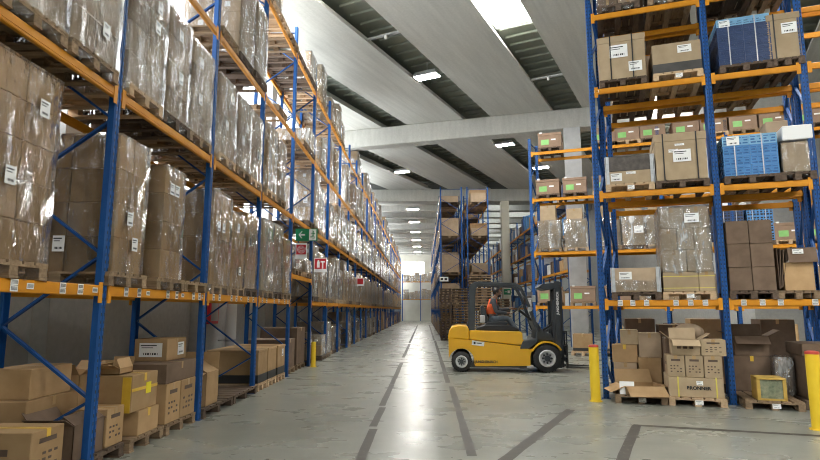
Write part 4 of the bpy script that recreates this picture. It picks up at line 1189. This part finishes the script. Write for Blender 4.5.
# rack on the right of the far hall, small goods
D1 = Rack((6.45, 25.2 + 2.7 * 13), (0, -1), depth=1.0)
DV = [1.75, 3.4, 5.0, 6.6]
build_rack('blue rack with orange beams and small goods beyond the cream column', D1, [(2.7 * k, 2.7 * (k + 1)) for k in range(13)], DV, 7.6, 'far racks', near=0)
nd = 0
for bi in range(11):
    for li, z in enumerate(DV):
        for pi in range(3):
            if R.random() < .12: continue
            s_ = 2.7 * 13 - (2.7 * bi + .15 + .8 * (pi + .5)); h = round(R.uniform(.4, 1.0), 1); nd += 1
            mm = R.choice(('card', 'carddark', 'bluecrate', 'navycrate', 'cardgrey', 'white', 'galv'))
            t = {'card': 'brown', 'carddark': 'dark brown', 'bluecrate': 'blue', 'navycrate': 'navy', 'cardgrey': 'grey-brown', 'white': 'white', 'galv': 'grey'}[mm]
            def mk():
                b = MB(); n = 2
                for q in range(n): b.box((-.17 + .34 * q, .4, h / 2), (.31, .8, h), 0, b=.01); b.box((-.17 + .34 * q, .4, h), (.29, .78, .02), 1)
                return b.mesh('storage_box', [mm, 'carddark'])
            thing('storage_box', '%s storage box, %s of three, %s shelf, %s bay past the cream column' % (t, ('near', 'middle', 'far')[pi], LEVN[li], ORD[bi + 1]), 'box', D1.at(s_, .02, z + .002), D1.rz, 'small goods beyond the cream column', cached(('sb', mm) + r3(h), mk))
# ---- pallet stacks behind the forklift
def pstack(x, y, w, d_, n, m, t, rz=0):
    rr = random.Random(n)
    for k in range(n):
        pallet('empty wooden pallet, %s from the floor in the %s' % (ORD[k + 1], t), (x + rr.uniform(-.045, .045), y + rr.uniform(-.04, .04), .001 + .1445 * k), rr.uniform(-.012, .012), w, d_, m if rr.random() < .75 else 'wood', False, 'empty pallets in the ' + t, flat=True)
pstack(1.17, 30.2, .60, .8, 19, 'wooddark', 'narrow dark pallet stack at the aisle')
pstack(1.95, 30.25, .80, 1.2, 19, 'wood', 'middle pallet stack')
pstack(3.02, 30.25, 1.2, .8, 24, 'woodlight', 'tallest pallet stack')
pstack(3.95, 29.0, .9, 1.2, 15, 'wood', 'pallet stack hidden behind the driver')
# small blue sign on the narrow stack
o = sign('small_sign', 'small white sign with dark marks at the rack corner above the narrow pallet stack', (1.15, 32.18, 3.35), .5, .26, ['white'],
     lambda o: (lambda b: (b.box((-.12, -.012, 0), (.14, .004, .12)), b.box((.1, -.012, 0), (.14, .004, .12)), b.obj('mark', 'ink', o)))(MB()))
o = sign('exit_sign', 'small green exit sign on the cream column behind the driver', (6.02, 40.86, 2.9), .5, .4, ['signgreen'],
     lambda o: (lambda b: (b.box((.1, -.012, 0), (.16, .004, .2)), b.bar((-.18, -.012, 0), (-.02, -.012, 0), .05, .004, 0, (0, 1, 0)), b.obj('mark', 'white', o)))(MB()))
# ================================================================== FORKLIFT
FK = thing('forklift', 'yellow and dark grey forklift truck with driver, forks pointing at the racks', 'forklift', (.66, 15.62, 0), math.radians(-3.5))
HW = .60
def arc(cx, cz, r, a0, a1, n=12): return [(cx + r * math.cos(math.radians(a0 + (a1 - a0) * i / n)), cz + r * math.sin(math.radians(a0 + (a1 - a0) * i / n))) for i in range(n + 1)]
RWX, FWX = .355, 2.56
b = MB()   # lower chassis with wheel arches
b.prism([(.02, .30)] + [(.02, .86), (.60, .82), (1.99, .66), (2.0, .62), (2.12, .60)] + arc(FWX, .36, .43, 145, 180, 5)[0:6] + [(FWX - .43, .17), (RWX + .36, .15)] + arc(RWX, .26, .34, -10, 178, 14), -HW, HW, 'y')
chassis = fix_normals(b.obj('chassis', 'fork_yellow', FK), .02)
b = MB()   # counterweight
b.prism([(.0, .84), (.03, 1.05), (.10, 1.17), (.30, 1.21), (.50, 1.20), (.56, 1.10), (.56, .82), (.30, .84)], -HW - .005, HW + .005, 'y')
fix_normals(b.obj('counterweight', 'fork_yellow', FK), .04, 3)
b = MB()
b.prism([(.565, 1.07), (1.90, 1.04), (1.975, .98), (1.98, .68), (.565, .835)], -HW + .01, HW - .01, 'y')
hood = fix_normals(b.obj('battery_hood', 'fork_yellow', FK), .025, 3)
b = MB()   # front fenders, an arc band over each wheel
pr = arc(FWX, .36, .44, 30, 155, 14); inn = arc(FWX, .36, .395, 30, 155, 14)
for y0, y1 in ((-HW - .03, -HW + .26), (HW - .26, HW + .03)):
    b.prism(pr + inn[::-1], y0, y1, 'y')
fix_normals(b.obj('fender', 'fork_yellow', FK), .006)
b = MB()   # dark step and floor block between hood and front wheel
b.prism([(1.88, .57), (2.12, .57), (2.20, .68), (2.36, .78), (2.58, .84), (2.80, .80), (2.80, .60), (2.86, .40), (2.86, .30), (2.2, .16), (1.88, .16), (1.88, .3)], -HW + .28, HW - .28, 'y')
b.prism([(1.86, .60), (2.10, .60), (2.22, .70), (2.36, .79), (2.30, .86), (1.95, .80)], -HW - .01, HW + .01, 'y')
fix_normals(b.obj('step_plate', 'fork_dark', FK), .02)
b = MB(); b.prism([(2.28, .8), (2.80, .8), (2.70, .98), (2.50, 1.06), (2.34, 1.30), (2.22, 1.32), (2.32, 1.08)], -.44, .44, 'y')
fix_normals(b.obj('dashboard', 'fork_dark', FK), .03)
b = MB()
b.box((1.995, -HW + .03, .92), (.10, .05, .16)); b.obj('hood_latch', 'galv', FK)
# overhead guard
b = MB()
for y in (-.50, .50):
    b.prism([(.55, 1.05), (.575, 1.9), (.60, 2.22), (.66, 2.31), (.78, 2.355), (1.80, 2.31), (1.95, 2.24), (2.09, 1.95), (2.32, 1.30), (2.38, 1.05), (2.30, 1.05), (2.03, 1.92), (1.90, 2.15), (1.78, 2.22), (.86, 2.265), (.77, 2.22), (.745, 2.0), (.71, 1.05)], y - .04, y + .04, 'y')
for i in range(6):
    x = .82 + .185 * i; b.box((x, 0, 2.315 - .006 * i), (.045, .96, .035))
b.box((.67, 0, 2.27), (.10, .96, .06)); b.box((1.95, 0, 2.20), (.06, .96, .06)); b.box((.63, 0, 1.3), (.08, .96, .06))
guard = fix_normals(b.obj('overhead_guard', 'fork_dark', FK), .012)
# wheels
def wheel(x, y, r, w, ry):
    b = MB()
    b.lathe([(r * .60, -w / 2), (r * .93, -w / 2), (r * .985, -w * .40), (r, -w * .2), (r, w * .2), (r * .985, w * .40), (r * .93, w / 2), (r * .60, w / 2)], (0, 0, 0), (0, 1, 0), 32)
    for k in range(26):
        a = 2 * math.pi * k / 26
        b.box((r * .995 * math.cos(a), -w * .22, r * .995 * math.sin(a)), (.03, w * .44, .018), 0, Matrix.Rotation(-a + math.pi / 2, 3, 'Y'))
    o = b.obj('wheel', 'rubber', FK, (x, y, r))
    b = MB(); sg = -1 if y < 0 else 1
    b.lathe([(r * .62, 0), (r * .60, .03), (r * .50, .035), (r * .44, .0), (r * .40, -.02), (.0, -.02)], (0, sg * (w / 2 - .015), 0), (0, sg, 0), 28)
    rim = b.obj('rim', 'rim', o)
    b = MB()
    for k in range(8):
        a = 2 * math.pi * k / 8; p = (r * .31 * math.cos(a), 0, r * .31 * math.sin(a))
        b.cyl((p[0], sg * (w / 2 - .04), p[2]), (p[0], sg * (w / 2 - .012), p[2]), r * .075, 8)
    b.cyl((0, sg * (w / 2 - .05), 0), (0, sg * (w / 2 + .015), 0), r * .22, 16)
    b.obj('hub', 'fork_dark', o)
for y in (-.49, .49):
    wheel(RWX, y, .262, .22, 0); wheel(FWX, y, .362, .26, 0)
b = MB(); b.box((1.3, 0, .16), (1.5, .9, .10)); b.cyl((RWX, -.4, .26), (RWX, .4, .26), .05, 10); b.cyl((FWX, -.4, .36), (FWX, .4, .36), .09, 10); b.obj('axle', 'fork_dark', FK)
# mast
b = MB()
for y in (-.36, .36):
    b.box((2.90, y, 1.23), (.13, .10, 2.26)); b.box((2.98, y * .78, 1.23), (.12, .08, 2.24)); b.box((2.80, y, 1.1), (.08, .05, 1.5))
for z in (.5, 1.35, 2.30): b.box((2.93, 0, z), (.09, .74, .10))
b.box((2.70, 0, 2.19), (.22, .74, .05)); b.prism([(2.42, 2.20), (2.52, 2.29), (2.86, 2.32), (2.86, 2.16), (2.6, 2.12)], -.40, .40, 'y')
mast = fix_normals(b.obj('mast', 'fork_dark', FK), .008)
b = MB()
for y in (-.16, .16): b.cyl((2.86, y, .3), (2.86, y, 2.1), .04, 12)
b.cyl((2.84, 0, .3), (2.84, 0, 1.9), .03, 10)
b.bar((2.45, -.3, .95), (2.84, -.3, 1.2), .06, .06); b.bar((2.45, .3, .95), (2.84, .3, 1.2), .06, .06)
b.obj('hydraulic_cylinder', 'steel', FK)
b = MB()
for z in (.32, .62): b.box((3.07, 0, z), (.05, .98, .11))
for y in (-.45, -.15, .15, .45): b.box((3.09, y, .72), (.03, .035, .62))
b.box((3.09, 0, 1.03), (.03, .95, .04)); b.obj('fork_carriage', 'black', FK)
for y in (-.30, .30):
    b = MB(); b.prism([(3.09, .70), (3.14, .70), (3.14, .15), (3.62, .125), (3.95, .105), (3.95, .095), (3.60, .09), (3.09, .09)], y - .06, y + .06, 'y'); fix_normals(b.obj('fork', 'steel', FK), .004)
# seat, wheel, cab details
b = MB(); b.prism([(.74, 1.075), (1.88, 1.05), (1.86, 1.11), (1.62, 1.21), (1.0, 1.20), (.78, 1.13)], -.52, .52, 'y'); fix_normals(b.obj('cab_deck', 'black', FK), .02)
b = MB(); b.prism([(.98, 1.17), (1.58, 1.19), (1.62, 1.27), (1.50, 1.31), (1.05, 1.28)], -.24, .24, 'y')
b.prism([(.98, 1.24), (1.10, 1.27), (1.02, 1.62), (.95, 1.74), (.88, 1.70), (.90, 1.5)], -.22, .22, 'y')
fix_normals(b.obj('seat', 'fork_dark', FK), .03, 3)
b = MB(); b.box((.93, -.27, 1.36), (.14, .05, .20)); fix_normals(b.obj('armrest', 'rim', FK), .02)
b = MB(); b.cyl((2.30, 0, 1.30), (1.93, 0, 1.60), .035, 10); b.obj('steering_column', 'black', FK)
b = MB(); ax = Vector((-.62, 0, .78)).normalized()
prof = [(.17 + .016 * math.cos(a * math.pi / 4), .016 * math.sin(a * math.pi / 4)) for a in range(9)]
b.lathe(prof, (1.90, 0, 1.63), ax, 24); b.bar((1.80, 0, 1.55), (2.0, 0, 1.71), .03, .015); b.bar((1.90, -.16, 1.63), (1.90, .16, 1.63), .03, .015)
b.obj('steering_wheel', 'black', FK)
b = MB(); b.cyl((.03, -.40, .98), (-.02, -.40, .98), .05, 12); b.box((.02, .40, .98), (.06, .12, .08)); b.obj('rear_lamp', 'black', FK)
b = MB(); b.cyl((2.16, -.56, 1.62), (2.16, -.50, 1.62), .06, 12); b.bar((2.16, -.53, 1.62), (2.2, -.48, 1.50), .02, .02); b.box((2.26, -.58, 1.9), (.10, .03, .18)); b.bar((2.26, -.58, 1.85), (2.08, -.5, 1.9), .015, .015); b.obj('work_lamp', 'galv', FK)
me = text_mesh('JUNGHEINRICH', .088, .002, 'ink')
o = link('lettering', me, FK, (1.0, -HW - .004, .262)); o.rotation_euler = (math.pi / 2, 0, 0); o.scale = (.92, 1, 1)
o = link('lettering', text_mesh('JUNGHEINRICH', .085, .002, 'white'), FK, (2.905, -.414, 1.78)); o.rotation_euler = (math.pi / 2, math.radians(-90), 0)
b = MB(); b.box((.79, -HW - .004, .735), (.32, .006, .115), 0, Matrix.Rotation(math.radians(7), 3, 'Y')); b.box((.70, -HW - .008, .745), (.05, .004, .06), 1); b.box((.82, -HW - .008, .735), (.14, .004, .02), 1, Matrix.Rotation(math.radians(7), 3, 'Y'))
b.obj('sticker', ['paper', 'ink'], FK)

# ================================================================== DRIVER
def skin_obj(name, chains, m, parent, sub=2, root=(0, 0)):
    """chains: lists of (x, y, z, radius); vertices at the same place are shared"""
    import bmesh
    bm = bmesh.new(); lay = bm.verts.layers.skin.verify(); reg = {}
    for ch in chains:
        pv = None
        for (x, y, z, r) in ch:
            k = r3(x, y, z)
            if k not in reg:
                v = bm.verts.new((x, y, z)); v[lay].radius = (r, r) if not isinstance(r, tuple) else r; reg[k] = v
            v = reg[k]
            if pv is not None and pv is not v and bm.edges.get((pv, v)) is None: bm.edges.new((pv, v))
            pv = v
    me = bpy.data.meshes.new(name)
    bm.verts.ensure_lookup_table(); bm.verts[0][lay].use_root = True
    bm.to_mesh(me); bm.free()
    o = bpy.data.objects.new(name + '_tmp', me); COL.objects.link(o)
    md = o.modifiers.new('skin', 'SKIN'); md.use_smooth_shade = True
    sb = o.modifiers.new('sub', 'SUBSURF'); sb.levels = sub; sb.render_levels = sub
    bpy.context.view_layer.update()
    ev = o.evaluated_get(bpy.context.evaluated_depsgraph_get())
    m2 = bpy.data.meshes.new_from_object(ev); m2.name = name
    bpy.data.objects.remove(o); bpy.data.meshes.remove(me)
    m2.materials.clear(); m2.materials.append(M[m])
    m2.polygons.foreach_set('use_smooth', [True] * len(m2.polygons))
    return link(name, m2, parent)
PER = thing('person', 'driver in orange vest over grey shirt seated on the forklift, hands at the wheel', 'person', FK.location, FK.rotation_euler.z)
hipz = 1.36
pel = (1.16, 0, hipz, .13); wst = (1.17, 0, 1.52, .125); chest = (1.21, 0, 1.73, .148); nb = (1.26, 0, 1.895, .080); nk = (1.30, 0, 1.945, .062); hd = (1.34, 0, 2.0, .075)
def armch(sd, wr, el, grow=0.0, upto=4):
    sh = (1.235, .188 * sd, 1.845, .066 + grow)
    pts = [(chest[0], 0, chest[2], chest[3] + grow), (sh[0], sh[1], sh[2], sh[3]), (*el, .047 + grow), ((el[0] + wr[0]) / 2, (el[1] + wr[1]) / 2, (el[2] + wr[2]) / 2, .042 + grow), (*wr, .030 + grow * .8)]
    return pts[:upto + 1]
ELN, WRN = (1.30, -.25, 1.545), (1.60, -.17, 1.515)
ELF, WRF = (1.42, .24, 1.60), (1.72, .16, 1.64)
def hand(wr, sd, dirx, dirz):
    d_ = Vector((dirx, 0, dirz)).normalized(); dn = Vector((d_.z, 0, -d_.x)); out = []
    w = Vector(wr); palm = w + d_ * .07
    out.append([(*w, .030), (*palm, .030)])
    for k, L in enumerate((.07, .08, .075, .06)):
        o_ = Vector((0, (-.03 + .02 * k) * 1.0, 0))
        a = palm + o_ + d_ * .015; q = a + d_ * L * .5 + dn * .008; e = q + d_ * L * .2 + dn * L * .45
        out.append([(*palm, .030), (*a, .010), (*q, .009), (*e, .0075)])
    t0 = w + d_ * .02 + Vector((0, -sd * .028, 0)); t1 = t0 + d_ * .04 + Vector((0, -sd * .02, .01)); t2 = t1 + d_ * .03 + dn * .012
    out.append([(*w, .030), (*t0, .013), (*t1, .011), (*t2, .009)])
    return out
KN, KF = (1.66, -.15, 1.40), (1.66, .15, 1.41)
legs = []
def legch(sd, g=0.0, upto=4):
    y = .10 * sd
    return [(pel[0], 0, pel[2], pel[3] + g), (1.22, y, 1.345, .090 + g), (1.62, .15 * sd, 1.385, .066 + g), (1.80, .15 * sd, 1.14, .050 + g), (1.92, .15 * sd, .97, .038 + g)][:upto + 1]
body_ch = [[pel, wst, chest, nb, nk, hd], armch(-1, WRN, ELN), armch(1, WRF, ELF), legch(-1), legch(1)] + hand(WRN, -1, 1, .05) + hand(WRF, 1, 1, .1)
body = skin_obj('body', body_ch, 'skin', PER)
# head with face, joined into the body mesh
hb = MB()
tilt = Matrix.Rotation(math.radians(8), 3, 'Y')
hb.ell((1.355, 0, 2.065), (.098, .076, .122), 20, 14, 0, tilt)
hb.ell((1.395, 0, 2.00), (.058, .054, .060), 14, 8, 0, tilt)
hb.ell((1.455, 0, 2.055), (.022, .014, .026), 10, 6, 0); hb.ell((1.462, 0, 2.038), (.018, .017, .012), 10, 6, 0)
for y in (-1, 1): hb.ell((1.335, .078 * y, 2.055), (.020, .008, .034), 10, 6, 0)
hb.ell((1.440, 0, 2.005), (.014, .028, .009), 10, 6, 1)
for y in (-1, 1): hb.ell((1.440, .030 * y, 2.080), (.012, .013, .009), 8, 6, 2)
hm = hb.mesh('head', ['skin', mat('lips', (.22, .09, .07), None, 5, .5), 'eye'])
import bmesh
bm = bmesh.new(); bm.from_mesh(body.data); bm.from_mesh(hm)
bm.to_mesh(body.data); bm.free()
for mm in hm.materials[1:]: body.data.materials.append(mm)
body.data.polygons.foreach_set('use_smooth', [True] * len(body.data.polygons))
bpy.data.meshes.remove(hm)
b = MB()
b.ell((1.335, 0, 2.095), (.108, .084, .108), 18, 12, 0, tilt)
hair = b.obj('hair', 'hair', PER)
bm = bmesh.new(); bm.from_mesh(hair.data)
kill = [v for v in bm.verts if (v.co.x > 1.405 and v.co.z < 2.135) or v.co.z < 2.02 or (v.co.z < 2.06 and v.co.x > 1.36)]
bmesh.ops.delete(bm, geom=kill, context='VERTS'); bm.to_mesh(hair.data); bm.free()
b = MB(); b.ell((1.402, 0, 1.992), (.066, .060, .052), 14, 8, 0, tilt)
beard = b.obj('beard', 'hair', PER)
bm = bmesh.new(); bm.from_mesh(beard.data); bmesh.ops.delete(bm, geom=[v for v in bm.verts if v.co.z > 2.012 and v.co.x > 1.40 or v.co.z > 2.03], context='VERTS'); bm.to_mesh(beard.data); bm.free()
g = .012
skin_obj('shirt', [[(pel[0], 0, pel[2] + .04, pel[3] + g), (wst[0], 0, wst[2], wst[3] + g), (chest[0], 0, chest[2], chest[3] + g), (nb[0], 0, nb[2], nb[3] + g)], armch(-1, WRN, ELN, g), armch(1, WRF, ELF, g)], 'shirt', PER)
g2 = .026
skin_obj('safety_vest', [[(wst[0] + .005, 0, 1.44, .128 + g2), (wst[0], 0, wst[2], wst[3] + g2), (chest[0], 0, chest[2], chest[3] + .042), (nb[0] - .01, 0, nb[2] - .03, nb[3] + .045)],
    [(chest[0], 0, chest[2], chest[3] + .042), (1.23, -.190, 1.835, .100)], [(chest[0], 0, chest[2], chest[3] + .042), (1.23, .190, 1.835, .100)]], 'vest', PER)
skin_obj('trousers', [legch(-1, g), legch(1, g)], 'trousers', PER)
for sd in (-1, 1):
    b = MB(); b.ell((1.98, .15 * sd, .93), (.12, .045, .045), 14, 8); b.box((1.97, .15 * sd, .895), (.24, .085, .025)); b.obj('shoe', 'black', PER)

# ================================================================== CAMERA, WORLD
cam = bpy.data.cameras.new('camera'); co = bpy.data.objects.new('camera', cam); COL.objects.link(co)
cam.sensor_width = 36; cam.sensor_fit = 'HORIZONTAL'; cam.lens = 36 * 560 / 820; cam.clip_end = 300
co.location = (0, 0, 1.6)
co.rotation_euler = (math.radians(90) + math.atan(80 / 560), 0, math.atan(14 / math.hypot(560, 80)))
S.camera = co
w = bpy.data.worlds.new('world'); S.world = w; w.use_nodes = True
bg = w.node_tree.nodes.get('Background')
bg.inputs[0].default_value = (.85, .93, 1, 1); bg.inputs[1].default_value = 1.0
S.view_settings.view_transform = 'Standard'; S.view_settings.look = 'None'; S.view_settings.gamma = 1
S.view_settings.exposure = 0.95
for _o in S.objects:
    if 'label' in _o and len(_o['label'].split()) > 16: print('LONG', len(_o['label'].split()), _o['label'])
S.cycles.max_bounces = 8; S.cycles.diffuse_bounces = 5; S.cycles.glossy_bounces = 3; S.cycles.transparent_max_bounces = 14; S.cycles.transmission_bounces = 4
S.cycles.filter_width = 1.05
S.cycles.caustics_reflective = False; S.cycles.caustics_refractive = False
S.cycles.sample_clamp_indirect = 6
